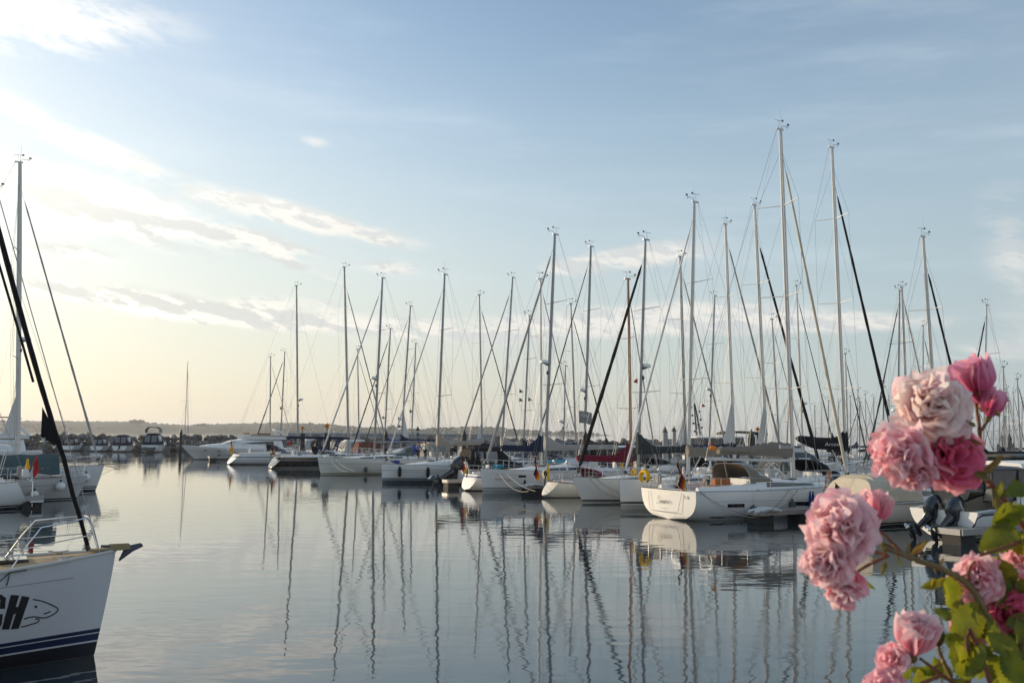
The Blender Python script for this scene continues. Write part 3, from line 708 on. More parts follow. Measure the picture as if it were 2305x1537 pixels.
def fender(root, t, z, side, label, colr='navy', kind='long', r=.13, l=.62, group=None, ztop=None):
    H = root_h[root.name]; x = t * H.L; q = H.find(x, z, side, r + .01); c = w_of(root, q); mb = MB()
    e = empty('fender', c, root.rotation_euler.z); tag(e, label, 'fender', group)
    if kind == 'ball': prof = [(.03, l * .62), (.05, l * .50)] + [(r * sin(a), r * cos(a)) for a in [pi * i / 10 for i in range(1, 10)]] + [(.03, -r)]
    else: prof = [(.03, l * .62), (.05, l * .55), (.05, l * .48)] + [(r * (1 - (1 - k) ** 2) ** .5, l * .5 - l * .16 * k) for k in (.3, .6, 1)] + [(r, -l * .34), (r * .8, -l * .44), (r * .4, -l * .5), (.03, -l * .53)]
    if kind == 'ball':
        mb.lathe(prof[2:], n=16); mb.build('float', GEL, e); m2 = MB(); m2.lathe([(.03, r + .12), (.05, r + .06), (.07, r - .01)], n=8); m2.build('eye', canvas('navy', None), e)
    else: mb.lathe(prof, n=12); mb.build('float', CV[colr], e)
    zt = (ztop or H.zs(t) + .03) - z; m3 = MB(); m3.tube([(0, 0, l * .5 if kind != 'ball' else r + .1), (0, -.08 * side if 0 else 0, zt)], .009, 4); m3.build('rope', ROPE, e); return e

# ------------------------------------------------------------------ where the boats lie
A = Vector((0.862, 0.507, 0)).normalized()      # every berth runs along this line
D = Vector((-A.y, A.x, 0))
def plane_hit(px, py, p0, head):
    """the ray of a pixel cut with the boat's upright centre plane: (distance along head, height)"""
    r = ray(px, py); nrm = Vector((-head.y, head.x, 0)); k = (Vector(p0) - CAM).dot(nrm) / r.dot(nrm); q = CAM + r * k
    return (q - Vector(p0)).dot(head), q.z
def rig(stern, head, top, base, deck=1.3):
    x1, z1 = plane_hit(*top, stern, head); x0, z0 = plane_hit(*base, stern, head)
    k = (x1 - x0) / (z1 - z0); xd = x0 + (deck - z0) * k
    return xd, z1, x1 - xd
def first(name, label, tip, bow, L, B, top, base, **kw):
    g = ground(*tip); g.z = 0
    if bow: head = -A; stern = g - head * (L - kw.get('rb', .25) - .3)
    else: head = A.copy(); stern = g
    m, h, dx_ = rig(stern, head, top, base)
    by = kw.pop('boom_y', None); bxp = kw.pop('boom_x', None)
    if by: kw['boom_z'] = plane_hit(base[0], by, stern, head)[1]
    if bxp: kw['boom_l'] = abs(plane_hit(bxp, by, stern, head)[0] - m)
    print('BOAT %-28s d=%.0f mast at %.1f/%.1f h=%.1f dx=%.2f' % (label[:28], stern.y, m, L, h, dx_))
    return sailboat(name, label, stern, head, L, B, m / L, h, dx_, **kw)
OCC = []
def second(name, label, top, base, bow, a, **kw):
    """a mast seen over the front row: the boat lies `a` metres behind the line of the front row"""
    u = (base[0] - CX) / F_PX; d = (a + 27.35) / (A.x * u + A.y); p = at(base[0], base[1], d); p.z = 0
    head = -A if bow else A.copy()
    h = at(*top, d).z; L = kw.pop('L', None) or min(max((h - 1.2) / 1.42, 7.5), 14.5); mt = .575; stern = p - head * (L * mt)
    m, h, dx_ = rig(stern, head, top, base)
    B = L ** .72 * .60; f = .62 + L * .045; kw.setdefault('fb', (f, f * .95, f * 1.25)); kw.setdefault('boom_z', 1.5 + L * .1); kw.setdefault('boom_l', L * .40); kw.setdefault('mast_r', .052 + .0042 * L)
    kw.setdefault('fine', 0); kw.setdefault('wires', 1.2); kw.setdefault('cabin', (.34, .78, .30 + .012 * L)); kw.setdefault('hullm', HW[len(OCC) % 3]); kw.setdefault('furl_r', .06 + .002 * L)
    s_ = (Vector((p.x - 6, p.y - 43.5, 0))).dot(D); OCC.append((a, round(s_, 1), round(B, 1), label[:30]))
    print('SECOND %-30s d=%.0f L=%.1f h=%.1f s=%.1f dx=%.2f' % (label[:30], d, L, h, s_, dx_))
    kw.setdefault('group', 'sailing yachts in the rows behind')
    return sailboat(name, label, stern, head, L, B, m / L, h, dx_, **kw)
def on_hull(root, side, px, py, off=.007):
    H = root_h[root.name]
    head = Vector((cos(root.rotation_euler.z), sin(root.rotation_euler.z), 0)); x, z = plane_hit(px, py, root.location, head)
    for _ in range(9):
        def F(x, z): return proj(w_of(root, H.find(x, z, side, off)))
        f0 = F(x, z); fx = F(x + .02, z); fz = F(x, z + .02)
        a, b, c, d = (fx[0] - f0[0]) / .02, (fz[0] - f0[0]) / .02, (fx[1] - f0[1]) / .02, (fz[1] - f0[1]) / .02
        det = a * d - b * c
        if abs(det) < 1e-6: break
        ex, ey = px - f0[0], py - f0[1]; x += max(-1, min(1, (d * ex - b * ey) / det)); z += max(-.3, min(.3, (-c * ex + a * ey) / det))
    return H.find(x, z, side, off)
def hull_art(name, root, side, shp, org, ex, ey, m, parent=None):
    """lettering: shape coordinates -> picture coordinates org + vx*ex + vy*ey -> the point of the hull there"""
    mb = MB(); mb.add([on_hull(root, side, org[0] + vx * ex[0] + vy * ey[0], org[1] + vx * ex[1] + vy * ey[1]) for vx, vy in shp[0]], shp[1])
    return mb.build(name, m, parent or root, smooth=False)
HW = [white_hull('hull_white_black_line', bz=(.12, .20)), white_hull('hull_white_navy_line', boot=(.02, .03, .09), bz=(.14, .22)), white_hull('hull_cream', (0.70, 0.67, 0.60), boot=(.10, .10, .11), bz=(.10, .15))]
YL = 'front row yachts along the fairway'
W_ = lambda **k: k

# --- the yacht in front, stern towards us
wg = white_hull('hull_bright_white', (0.80, 0.79, 0.76), boot=(.35, .35, .34), anti=(.02, .03, .045), bz=(-.02, .0))
smara, Hs = first('sailing_yacht', 'large white yacht showing its transom lettered Smara, beige cover on its boom', (1503, 1168), False, 13.0, 4.25, (1757, 292), (1785, 1060),
    fb=(1.38, 1.34, 1.55), ts=.93, rs=.10, rb=.10, zst=.0, p0=2.9, hullm=wg, fine=2, furl='cream', furl_r=.085, furl_top=.915, boom_y=1036, boom_x=1588, cover=None, spread=3, hood='taupe', wheel=2,
    cabin=(.345, .80, .48), windows=1, win_f=(.12, .74), mast_r=.135, spars=WSPAR, vane=2, rail_on=True, wires=1.3, bow_p=2.6, sweep=.3)
rz = atan2(A.y, A.x)
mx = Hs.pt(.58, 1).x
# lazy bag of the big yacht, drawn along its boom
m, h, dx_ = rig(smara.location, A, (1757, 292), (1785, 1060)); bx1, bz1 = plane_hit(1588, 1022, smara.location, A); bx0, bz0 = plane_hit(1783, 1030, smara.location, A)
rg = []
for i in range(29):
    f = i / 28; x = bx0 - .12 + (bx1 + .95 - bx0) * f; zb = bz0 + (bz1 - bz0) * f + .02; hh = .72 + .10 * sin(f * 7) - .30 * f - .12 * max(0, f - .7) * 3; hh += .03 * sin(i * 1.9)
    if i == 28: hh *= .55
    w = .20 * (1 - .2 * f); rg.append([(x, w * .5, zb), (x, w, zb + hh * .4), (x, w * .7, zb + hh * .8), (x, .01, zb + hh), (x, -w * .7, zb + hh * .8), (x, -w, zb + hh * .4), (x, -w * .5, zb)])
mb = MB(); mb.loft(rg); bag = mb.build('sail_cover', CV['taupe'], smara)
v, f, w = text2d('DUFOUR', 0, .01, 1.1)
def bagp(x, z):
    return Vector((x, -.205, z))
mb = MB(); x0t = plane_hit(1753, 1008, smara.location, A)[0]; zt = plane_hit(1753, 1009, smara.location, A)[1]
mb.add([(x0t + a_ * .125, -.212, zt + b_ * .15) for a_, b_ in v], f); mb.box((x0t - .14, -.208, zt + .09), (.16, .01, .20)); mb.build('lettering', INKW, bag, smooth=False)
mb = MB(); cx_, cz_ = plane_hit(1600, 1013, smara.location, A); mb.blob((cx_, -.15, cz_ + .1), .16, 2, .15, (1.4, .6, .8)); mb.build('orange_line', CV['orange'], bag)
# transom: lettering, hinged platform outline
def trp(px, py, off=.012):
    """a picture point on the transom plane"""
    r = ray(px, py); o = Vector(smara.location) + A * (0.02); k = (o - CAM).dot(A) / r.dot(A); q = CAM + r * k - Vector(smara.location)
    return Vector((-.075 - off, q.dot(D), q.z))
tro = [c for c in COL.objects if c.parent == smara and c.name.startswith('transom')][0]
S = [[(.95, 1.62), (.72, 1.95), (.42, 1.75), (.35, 1.30), (.70, .75), (.78, .25), (.45, -.12), (.08, .02), (.02, .30), (.25, .35)],
     [(1.05, .70), (1.15, .05), (1.28, .60), (1.45, .72), (1.48, .05), (1.60, .55), (1.78, .72), (1.85, .12), (2.0, .10)],
     [(2.45, .62), (2.2, .68), (2.05, .30), (2.2, .02), (2.45, .35), (2.48, .68), (2.47, .12), (2.62, .08), (2.80, .55)],
     [(2.75, .9), (2.88, .80), (2.95, .70), (2.90, .05)], [(2.93, .5), (3.1, .74), (3.28, .62)],
     [(3.75, .62), (3.5, .68), (3.35, .30), (3.5, .02), (3.74, .35), (3.78, .68), (3.77, .12), (3.95, .12)]]
v, f, w = strokes2d(S, .13)
mb = MB(); mb.add([trp(1482 + a_ * 7.3, 1131.5 - b_ * 8.8 + a_ * .25) for a_, b_ in v], f); mb.build('lettering', INK, tro, smooth=False)
v, f, w = text2d('LABOE', 0, 0, 1.15)
mb = MB(); mb.add([trp(1489 + a_ * 2.3, 1143.6 - b_ * 4 + a_ * .05) for a_, b_ in v], f); mb.build('home_port', INKG, tro, smooth=False)
mb = MB(); hp_ = [(1464, 1104), (1465, 1141), (1469, 1147), (1526, 1153.5), (1530, 1150), (1538, 1110)]
mb.tube([trp(*q, off=.004) for q in hp_], .012, 4); mb.build('platform_seam', INKG, tro)
for q in ((1546, 1114, 'd'),): mb = MB(); mb.add([trp(1544, 1115), trp(1548, 1115.5), trp(1548, 1122), trp(1544, 1121.5)], [(0, 1, 2, 3)]); mb.build('registration', INKG, tro, smooth=False)
# hull windows and lettering of the starboard topsides
for q in ((1638, 1676, 1134, 1142), (1783, 1822, 1129, 1138)):
    mb = MB(); mb.sheet(lambda u, v: on_hull(smara, -1, q[0] + (q[1] - q[0]) * u, q[2] + (q[3] - q[2]) * v - u * .8), 6, 1); mb.build('hull_window', WINM, smara, smooth=False)
v, f, w = text2d('DUFOUR', .25, .012, 1.05)
hull_art('lettering', smara, -1, (v, f), (1631, 1165.5), (41 / w, -.6 / w), (0, -4.6), INK)
v, f, w = text2d('DUFOUR 390', .2, .0, 1.05); hull_art('model_lettering', smara, -1, (v, f), (1563, 1112.5), (26 / w, 0), (0, -2.4), INKG)
for q in ((1597, 1630), (1673, 1690)):
    mb = MB(); mb.sheet(lambda u, v: on_hull(smara, -1, q[0] + (q[1] - q[0]) * u + v * 2, 1163 + 3 * v - u * .3), 6, 1); mb.build('hull_stripe', INK, smara, smooth=False)
mb = MB(); mb.sheet(lambda u, v: on_hull(smara, -1, 1610 + 235 * u, 1129 - 6 * u + .7 * v, .004), 20, 1); mb.build('cove_line', INKG, smara, smooth=False)
# ensign of the big yacht
mb = MB(); b0 = Vector((.15, -1.2, 1.4)); t0 = b0 + Vector((-.55, .0, 1.5)); mb.tube([b0, t0], .017, 5); st_ = mb.build('flagstaff', WOOD, smara)
flag_sheet(lambda u, v: t0 + (b0 - t0) * (.04 + .5 * v) + Vector((.05 + .30 * u * v, .12 * sin(u * 7 + v * 3), -1.15 * u * (1 - .2 * v))), ['black', 'red', 'gold'], st_, 'ensign')
mb = MB(); mb.box((3.3, .2, 1.58), (1.0, .9, .62), bev=.04); mb.build('cockpit_table', WOOD, smara)

# --- front row, right to left.  (bow-on boats show their stem, the others their stern)
hw1 = white_hull('hull_white_low_dark_band', (.76, .76, .745), boot=(.05, .06, .06), bz=(.30, .42), anti=(.35, .36, .35))
r1400, _ = first('sailing_yacht', 'white yacht with square stem and low dark band, moored close beside the Smara', (1408, 1146), True, 12.5, 4.1, (1563, 455), (1550, 1040), fb=(1.3, 1.35, 1.62), rb=.12, hullm=hw1, fine=2,
    furl='white', furl_r=.07, furl_top=.93, boom_y=1025, boom_x=1640, cover='bag', cover_c='taupe', spars=WSPAR, hood='grey', mast_r=.115, vane=2, group=YL, windows=2, bimini=None, spread=2)
hw2 = white_hull('hull_white_grey_boot', (.74, .745, .73), boot=(.13, .14, .14), bz=(.04, .20))
r1310, _ = first('sailing_yacht', 'white yacht with raked stem and black furled headsail, charcoal cover on its boom', (1322, 1131), True, 11.5, 3.8, (1453, 540), (1437, 1040), fb=(1.2, 1.2, 1.5), rb=.75, hullm=hw2, fine=2,
    furl='black', furl_r=.115, furl_top=.92, boom_y=1020, boom_x=1548, cover='swoop', cover_c='charcoal', hood='slate', mast_r=.10, group=YL, radar=(.455, -.9))
wd = white_hull('hull_ivory_classic', (.74, .70, .60), boot=(.03, .02, .02), bz=(-.02, .04), anti=(.12, .03, .02))
r1197, Hw = first('wooden_sailing_boat', 'small ivory boat with varnished wooden mast and maroon covers', (1222, 1120), False, 9.6, 2.9, (1408, 628), (1415, 1040), fb=(.95, .78, 1.0), ts=.42, rs=-.75, rb=1.1, hullm=wd, fine=2, deckm=WOOD, p0=1.9, tm=.5, zst=.12,
    furl='grey', furl_r=.05, furl_top=.90, boom_y=1038, boom_x=1292, cover='swoop', cover_c='maroon', spars=WOOD, hood='maroon', mast_r=.11, wheel=0, cabin=(.36, .78, .38), windows=2, group=YL, toe=WOOD, ensign=(.1, .3, 1.55), bow_p=1.9, clew=0, pennants=((.50, -1, 'red', .34),))
hw3 = white_hull('hull_white_grey_bottom', (.76, .76, .74), boot=(.10, .10, .10), bz=(.36, .42), anti=(.36, .38, .37))
r1085, _ = first('sailing_yacht', 'tall white yacht with a small black hull window and light grey boom cover', (1096, 1111), True, 12.5, 4.1, (1249, 528), (1228, 1030), fb=(1.35, 1.4, 1.65), rb=.2, hullm=hw3, fine=2,
    furl='grey', furl_r=.095, furl_top=.935, boom_y=1012, boom_x=1390, cover='drape', cover_c='grey', hood='white', mast_r=.12, group=YL, radar=(.44, 1), windows=2, win_f=(.1, .6))
hwb = white_hull('hull_white_blue_sheer_red_bottom', (.78, .77, .74), boot=(.10, .02, .02), bz=(.0, .06), anti=(.16, .02, .03), stripes=((.90, 1.02, (.06, .09, .25)),))
r1037, _ = first('sailing_yacht', 'small white cruiser with blue stripe and red waterline, striped mast top', (1046, 1104), False, 10.4, 3.2, (1211, 628), (1213, 1010), fb=(1.12, 1.0, 1.2), ts=.62, rs=-.55, rb=.9, hullm=hwb, fine=2, p0=2.2, zst=.05,
    furl='grey', furl_r=.05, furl_top=.95, boom_y=1015, boom_x=1122, cover='swoop', cover_c='navy', hood='navy', mast_r=.085, spars=WSPAR, group=YL, tm=.45, wheel=1, ensign=(.1, -.3, 1.3), radar=None)
hw4 = white_hull('hull_white_double_line', (.77, .775, .765), boot=(.03, .04, .05), bz=(.30, .40), anti=(.06, .09, .11), stripes=((1.0, 1.025, (.05, .05, .06)),))
r868, _ = first('sailing_yacht', 'plumb-bowed white yacht with two black fenders and a tan boom cover', (868, 1087), True, 11.4, 3.9, (1001, 618), (984, 1030), fb=(1.3, 1.35, 1.5), rb=.06, hullm=hw4, fine=2,
    furl='white', furl_r=.065, furl_top=.92, boom_y=1002, boom_x=1082, cover='drape', cover_c='beige', hood='beige', mast_r=.105, group=YL, vane=2, windows=0)
hw5 = white_hull('hull_yellowed_white', (.73, .72, .66), boot=(.30, .27, .14), bz=(.06, .16), anti=(.04, .06, .09), stripes=((1.02, 1.05, (.08, .08, .10)),))
r728, _ = first('sailing_yacht', 'long cream-white yacht, its mooring lines slack, two people in its cockpit', (729, 1068), True, 13.2, 4.2, (861, 626), (843, 1000), fb=(1.35, 1.4, 1.62), rb=.35, hullm=hw5, fine=2,
    furl='white', furl_r=.085, furl_top=.93, boom_y=995, boom_x=960, cover=None, hood='slate', mast_r=.115, group=YL, radar=(.43, 1), windows=3)
hbk = white_hull('hull_black', (.012, .013, .016), boot=(.6, .6, .58), bz=(.04, .16), anti=(.05, .015, .012), stripes=((.86, .90, (.45, .45, .45)),), rough=.12)
r595, _ = first('sailing_yacht', 'black-hulled yacht with scoop stern and navy cover on its boom', (606, 1054), False, 14.2, 4.1, (768, 601), (777, 990), fb=(1.2, 1.2, 1.45), ts=.72, rs=-.95, hullm=hbk, fine=2, zst=.05, p0=2.3,
    furl='grey', furl_r=.08, furl_top=.90, boom_y=988, boom_x=636, cover='flat', cover_c='navy', hood='navy', mast_r=.13, group=YL, spread=3, ensign=(1.0, .8, 1.6), wheel=1)
hw6 = white_hull('hull_white_thin_dark_cove', (.77, .77, .76), boot=(.03, .04, .05), bz=(.05, .14), stripes=((.84, .93, (.03, .03, .04)),))
r500, _ = first('sailing_yacht', 'white yacht with open scoop stern behind the black one, navy sprayhood', (512, 1045), False, 13.6, 4.0, (660, 643), (663, 990), fb=(1.2, 1.2, 1.45), ts=.72, rs=-1.05, hullm=hw6, fine=2, zst=.05, p0=2.3,
    furl=None, furl_top=.92, boom_y=982, boom_x=556, cover=None, hood='navy', mast_r=.12, group=YL, spread=3, wheel=1, ensign=(1.0, .8, 1.7), radar=(.31, 1))

# --- the left group across the fairway
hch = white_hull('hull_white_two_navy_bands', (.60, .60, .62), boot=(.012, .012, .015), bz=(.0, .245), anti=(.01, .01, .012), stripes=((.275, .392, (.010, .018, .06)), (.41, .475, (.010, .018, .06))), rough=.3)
bowp = ground(209, 1475); Lc = 12.8; st_ = bowp - A * (Lc - .29)
fx0, fz0 = plane_hit(200, 1236, st_, A); fx1, fz1 = plane_hit(0, 530, st_, A); kx = (fx1 - fx0) / (fz1 - fz0)
mch = Lc * .60; htop = fz0 + (mch - fx0) / kx; print('CH mast', mch, htop, fx0, fz0, fx1, fz1)
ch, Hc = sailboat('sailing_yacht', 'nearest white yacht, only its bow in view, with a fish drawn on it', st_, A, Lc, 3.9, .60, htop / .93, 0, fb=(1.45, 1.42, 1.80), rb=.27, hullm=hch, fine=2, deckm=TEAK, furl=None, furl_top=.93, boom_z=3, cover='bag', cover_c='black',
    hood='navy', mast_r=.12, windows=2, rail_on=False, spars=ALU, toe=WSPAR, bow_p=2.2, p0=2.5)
def chp(px, py, dy=0.0):
    x, z = plane_hit(px, py, ch.location + D * dy, A); return Vector((x, dy, z))
furlp = [chp(198, 1232), chp(181, 1168), chp(164, 1115), chp(143, 1030), chp(128, 985), chp(110, 925), chp(92, 866), chp(66, 775), chp(34, 660), chp(0, 530), chp(-70, 285), chp(-150, 0)]
mb = MB(); pts, rr = [], []
for a_, b_ in zip(furlp, furlp[1:]):
    for q in range(4): pts.append(a_ + (b_ - a_) * q / 4)
for i, p in enumerate(pts): rr.append((.036 + .010 * min(i / 30, 1)) * (1 + .04 * sin(i * 1.7)))
mb.tube(pts, rr, 10); fo = mb.build('furled_headsail', CV['black'], ch)
mb = MB(); tri = [(95, 915), (92, 984), (101, 984), (117, 1000), (128, 1000), (121, 965)]
mb.add([chp(*q, dy=.035) for q in tri] + [chp(*q, dy=-.035) for q in tri], [tuple(range(6)), tuple(range(11, 5, -1))] + [(i, i + 6, (i + 1) % 6 + 6, (i + 1) % 6) for i in range(6)])
mb.tube([chp(125, 985), chp(103, 990)], .02, 5); mb.build('sail_clew', CV['black'], fo, smooth=False)
mb = MB()
for q in range(26):
    t = q / 25; p = chp(96 + 32 * t, 984 + 18 * t + 8 * sin(t * 9)); mb.lathe([(.018, -.01), (.03, 0), (.018, .01)], p + Vector((0, .04, 0)), 7, axis=(sin(q), 1, .3))
mb.build('block', STEEL, fo)
mb = MB(); mb.tube([chp(200, 1238), chp(195, 1228)], .045, 8); mb.build('furler_drum', DARK, ch); mb = MB(); mb.tube([chp(-8, 575, .25), chp(45, 755, .25), chp(75, 860, .25)], .022, 6); mb.build('inner_stay', CV['black'], ch)
# pulpit rails of the near boat
mb = MB(); hs_ = lambda t, si=1, z=0: Vector((Hc.pt(t, 1, si).x, Hc.pt(t, 1, si).y - .07 * si, Hc.zs(t) + z))
bx = Hc.pt(1, 1).x
for si in (1, -1):
    up_ = [hs_(.865, si, 0), hs_(.885, si, .40), hs_(.90, si, .64), hs_(.93, si, .66), Vector((bx - .52, .20 * si, Hc.zs(1) + .64)), Vector((bx - .42, .16 * si, Hc.zs(1) + .50)), Vector((bx - .28, .10 * si, Hc.zs(1) + .02))]
    mb.tube(up_, .0135, 7); mb.tube([hs_(.80, si, .30), hs_(.885, si, .33), Vector((bx - .38, .13 * si, Hc.zs(1) + .34))], .011, 6)
    mb.tube([hs_(.80, si, 0), hs_(.80, si, .62)], .012, 6)
    mb.tube([hs_(.80, si, .60), hs_(.885, si, .42)], .004, 4); mb.tube([hs_(.80, si, .30), hs_(.60, si, .30)], .004, 4); mb.tube([hs_(.80, si, .60), hs_(.60, si, .60)], .004, 4)
mb.tube([Vector((bx - .52, .20, Hc.zs(1) + .64)), Vector((bx - .50, 0, Hc.zs(1) + .65)), Vector((bx - .52, -.20, Hc.zs(1) + .64))], .0135, 7)
mb.build('pulpit', STEEL, ch)
mb = MB()
for si in (1, -1):
    c = hs_(.93, si, .0) + Vector((0, -.08 * si, .03)); mb.tube([c + Vector((-.17, 0, .05)), c + Vector((-.06, 0, .03)), c + Vector((.06, 0, .03)), c + Vector((.17, 0, .05))], [.010, .018, .018, .010], 6); mb.box(c, (.14, .06, .04))
    c = hs_(.83, si, .0) + Vector((0, -.06 * si, .03)); mb.tube([c + Vector((-.17, 0, .05)), c + Vector((.17, 0, .05))], .014, 6); mb.box(c, (.14, .06, .04))
mb.build('cleat', STEEL, ch)
# bow roller and stowed anchor
mb = MB(); z0 = Hc.zs(1)
mb.box((bx - .10, 0, z0 + .05), (.70, .15, .045), bev=.01); mb.box((bx + .06, .07, z0 + .09), (.34, .014, .09)); mb.box((bx + .06, -.07, z0 + .09), (.34, .014, .09)); mb.build('bow_roller', mat('brass_yellow', (.30, .24, .13), .6, .1), ch)
mb = MB(); mb.tube([(bx - .25, 0, z0 + .11), (bx + .24, 0, z0 + .08)], .025, 6, flat=.7); pl = [(bx + .16, 0, z0 + .09), (bx + .27, .10, z0 + .04), (bx + .43, .07, z0 + .13), (bx + .46, 0, z0 + .11), (bx + .43, -.07, z0 + .13), (bx + .27, -.10, z0 + .04), (bx + .06, 0, z0 - .14)]
mb.add(pl + [(p[0] + .01, p[1], p[2] - .04) for p in pl], [(0, 1, 2, 3), (0, 3, 4, 5), (0, 5, 6), (0, 6, 1), (10, 9, 8, 7), (12, 11, 10, 7), (13, 12, 7), (8, 13, 7)] + [(i, i + 7, (i % 6) + 8, (i % 6) + 1) for i in range(1, 7)]); mb.build('anchor', mat('galvanised_blue', (.075, .085, .11), .5, .4), ch, smooth=False)
# rubbing strake, line, name and fish on the starboard bow
def strip(pxs, h, name, m, off=.02, n=12):
    mb = MB()
    def f(u, v):
        i = min(int(u * (len(pxs) - 1)), len(pxs) - 2); k = u * (len(pxs) - 1) - i; a_, b_ = pxs[i], pxs[i + 1]
        return on_hull(ch, -1, a_[0] + (b_[0] - a_[0]) * k, a_[1] + (b_[1] - a_[1]) * k + h * (v - .5), off * (1 if v == .5 else .3))
    mb.sheet(f, n, 2); return mb.build(name, m, ch)
strip([(-60, 1291), (60, 1273), (159, 1260)], 5, 'rubbing_strake', mat('grey_rubber', (.3, .3, .3), .6), .03)
strip([(-60, 1332), (60, 1315), (165, 1300)], .9, 'cove_line', INK, .006)
def blocks(polys, name):
    mb = MB()
    for pl in polys:
        (ax, ay), (bx_, by), (cx_, cy_), (dx2, dy2) = [(x / 3.7775, 1130 + y / 3.7775) for x, y in pl]
        mb.sheet(lambda u, v: on_hull(ch, -1, (ax + (bx_ - ax) * u) * (1 - v) + (dx2 + (cx_ - dx2) * u) * v, (ay + (by - ay) * u) * (1 - v) + (dy2 + (cy_ - dy2) * u) * v), 3, 5)
    return mb.build(name, INK, ch, smooth=False)
# H, then the visible edge of C and the S before it (outside the picture)
blocks([[(93, 786), (163, 790), (78, 1080), (15, 1080)], [(186, 795), (252, 806), (160, 1072), (92, 1080)], [(133, 888), (172, 888), (130, 950), (116, 950)]], 'lettering')
blocks([[(-60, 786), (20, 784), (22, 826), (-70, 826)], [(10, 786), (52, 812), (42, 905), (-4, 905)], [(-110, 800), (-50, 786), (-105, 1080), (-170, 1070)], [(-30, 950), (24, 950), (14, 1040), (-40, 1050)], [(-110, 1040), (10, 1036), (-8, 1082), (-120, 1082)]], 'lettering')
blocks([[(-330, 786), (-215, 786), (-228, 830), (-345, 830)], [(-345, 820), (-295, 820), (-320, 930), (-365, 930)], [(-360, 905), (-250, 905), (-262, 950), (-370, 950)], [(-300, 930), (-255, 930), (-285, 1060), (-330, 1060)], [(-400, 1040), (-285, 1040), (-298, 1084), (-410, 1084)]], 'lettering')
q = lambda x, y: (x / 3.7775, 1130 + y / 3.7775)
fish = [[q(280, 825), q(345, 836), q(420, 862), q(480, 893), q(494, 910), q(478, 935), q(430, 965), q(370, 982), q(300, 972), q(245, 978), q(205, 993)], [q(300, 988), q(333, 995), q(320, 1018), q(255, 1040), q(180, 1060)], [q(370, 948), q(400, 940), q(430, 925)], [q(296, 887), q(305, 880), q(314, 887), q(305, 894), q(298, 888)]]
v, f, w = strokes2d(fish, -2.6); hull_art('fish_emblem', ch, -1, (v, f), (0, 0), (1, 0), (0, 1), INK)
mb = MB(); mb.tube([on_hull(ch, -1, 51, 1262, .05) , on_hull(ch, -1, 22, 1284, .03), on_hull(ch, -1, 20, 1300, .02), on_hull(ch, -1, 15, 1318, .015)], .010, 5); mb.tube([on_hull(ch, -1, 50, 1260, .06), on_hull(ch, -1, 22, 1285, .04), on_hull(ch, -1, -30, 1335, .03)], .010, 5); mb.build('mooring_line', DROPE, ch)

hl4 = white_hull('hull_white_triple_line', (.74, .74, .73), boot=(.02, .02, .03), bz=(.0, .10), stripes=((.16, .24, (.02, .02, .03)), (.29, .33, (.02, .02, .03))))
bl = ground(211, 1104); L4 = 14.0; st_ = bl - A * (L4 - .55)
m_, h_, dx_ = rig(st_, A, (45, 366), (40, 985)); print('L4', m_, h_, dx_)
l4, H4 = sailboat('sailing_yacht', 'white yacht with bowsprit and anchor, the tall mast at the left edge', st_, A, L4, 4.2, m_ / L4, h_, dx_, fb=(1.4, 1.35, 1.68), rb=.45, hullm=hl4, fine=2, furl='grey', furl_r=.07, furl_top=.90, boom_z=3.0, boom_l=5.2, cover='flat', cover_c='white', spars=WSPAR, hood='navy', mast_r=.15,
    vane=2, radar=(.41, 1), clew=3.2, group='yachts of the left group')
mb = MB(); b4 = H4.pt(1, 1); mb.box((b4.x + .35, 0, b4.z + .05), (1.5, .34, .06), bev=.01); mb.build('bowsprit', TEAK, l4)
mb = MB(); c = Vector((b4.x + .3, 0, b4.z - .12)); mb.tube([c + Vector((-.3, 0, .1)), c + Vector((.45, 0, -.1))], .03, 6); mb.box(c + Vector((.50, 0, -.16)), (.38, .30, .07), bev=.02); mb.tube([c + Vector((.45, 0, -.1)), H4.find(L4 - .2, 1.0, -1)], .012, 4); mb.build('anchor', STEEL, l4)
bl = ground(168, 1123); L3 = 12.2; st_ = bl - A * (L3 - .6)
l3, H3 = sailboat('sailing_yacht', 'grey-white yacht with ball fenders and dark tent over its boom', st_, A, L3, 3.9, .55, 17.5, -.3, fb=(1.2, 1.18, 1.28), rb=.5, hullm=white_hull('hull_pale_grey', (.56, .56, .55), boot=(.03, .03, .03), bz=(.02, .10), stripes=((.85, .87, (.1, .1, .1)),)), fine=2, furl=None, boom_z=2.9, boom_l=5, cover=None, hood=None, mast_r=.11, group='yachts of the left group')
mb = MB(); xa, za = plane_hit(30, 1024, l3.location, A); xb, zb_ = plane_hit(132, 1022, l3.location, A)
rg = []
for i in range(13):
    f = i / 12; x = xa - 2.5 + (xb - xa + 2.5) * f; zt = za + (zb_ - za) * f + .03 * sin(i * 2); zl = 1.55 + .1 * sin(i)
    rg.append([(x, 1.45, zl), (x, .75, (zl + zt) / 2 + .15), (x, .06, zt), (x, -.06, zt), (x, -.75, (zl + zt) / 2 + .15), (x, -1.45, zl)])
mb.loft(rg, closed=False); mb.build('boom_tent', CV['teal'], l3)
st_ = ground(62, 1140); l2, H2 = sailboat('sailing_yacht', 'white yacht with its boarding platform and steel ladder towards us, blue lines on its boom', st_, -A, 11.5, 3.8, .57, 16.5, -.3, fb=(1.35, 1.15, 1.4), ts=.85, rs=-.6, hullm=HW[0], fine=2, furl='grey', boom_z=2.9, boom_l=4.8, cover='flat', cover_c='white', hood='navy', mast_r=.11, group='yachts of the left group', bimini=('white', 1.0, 3.0, 1.75), wheel=1, ensign=(.2, 1.0, 1.3, ('red', 'red', 'white')))
mb = MB()
for y_ in (.9, 1.3): mb.tube([(-.12, y_, .1), (-.1, y_, 1.35), (.2, y_, 1.5)], .016, 5)
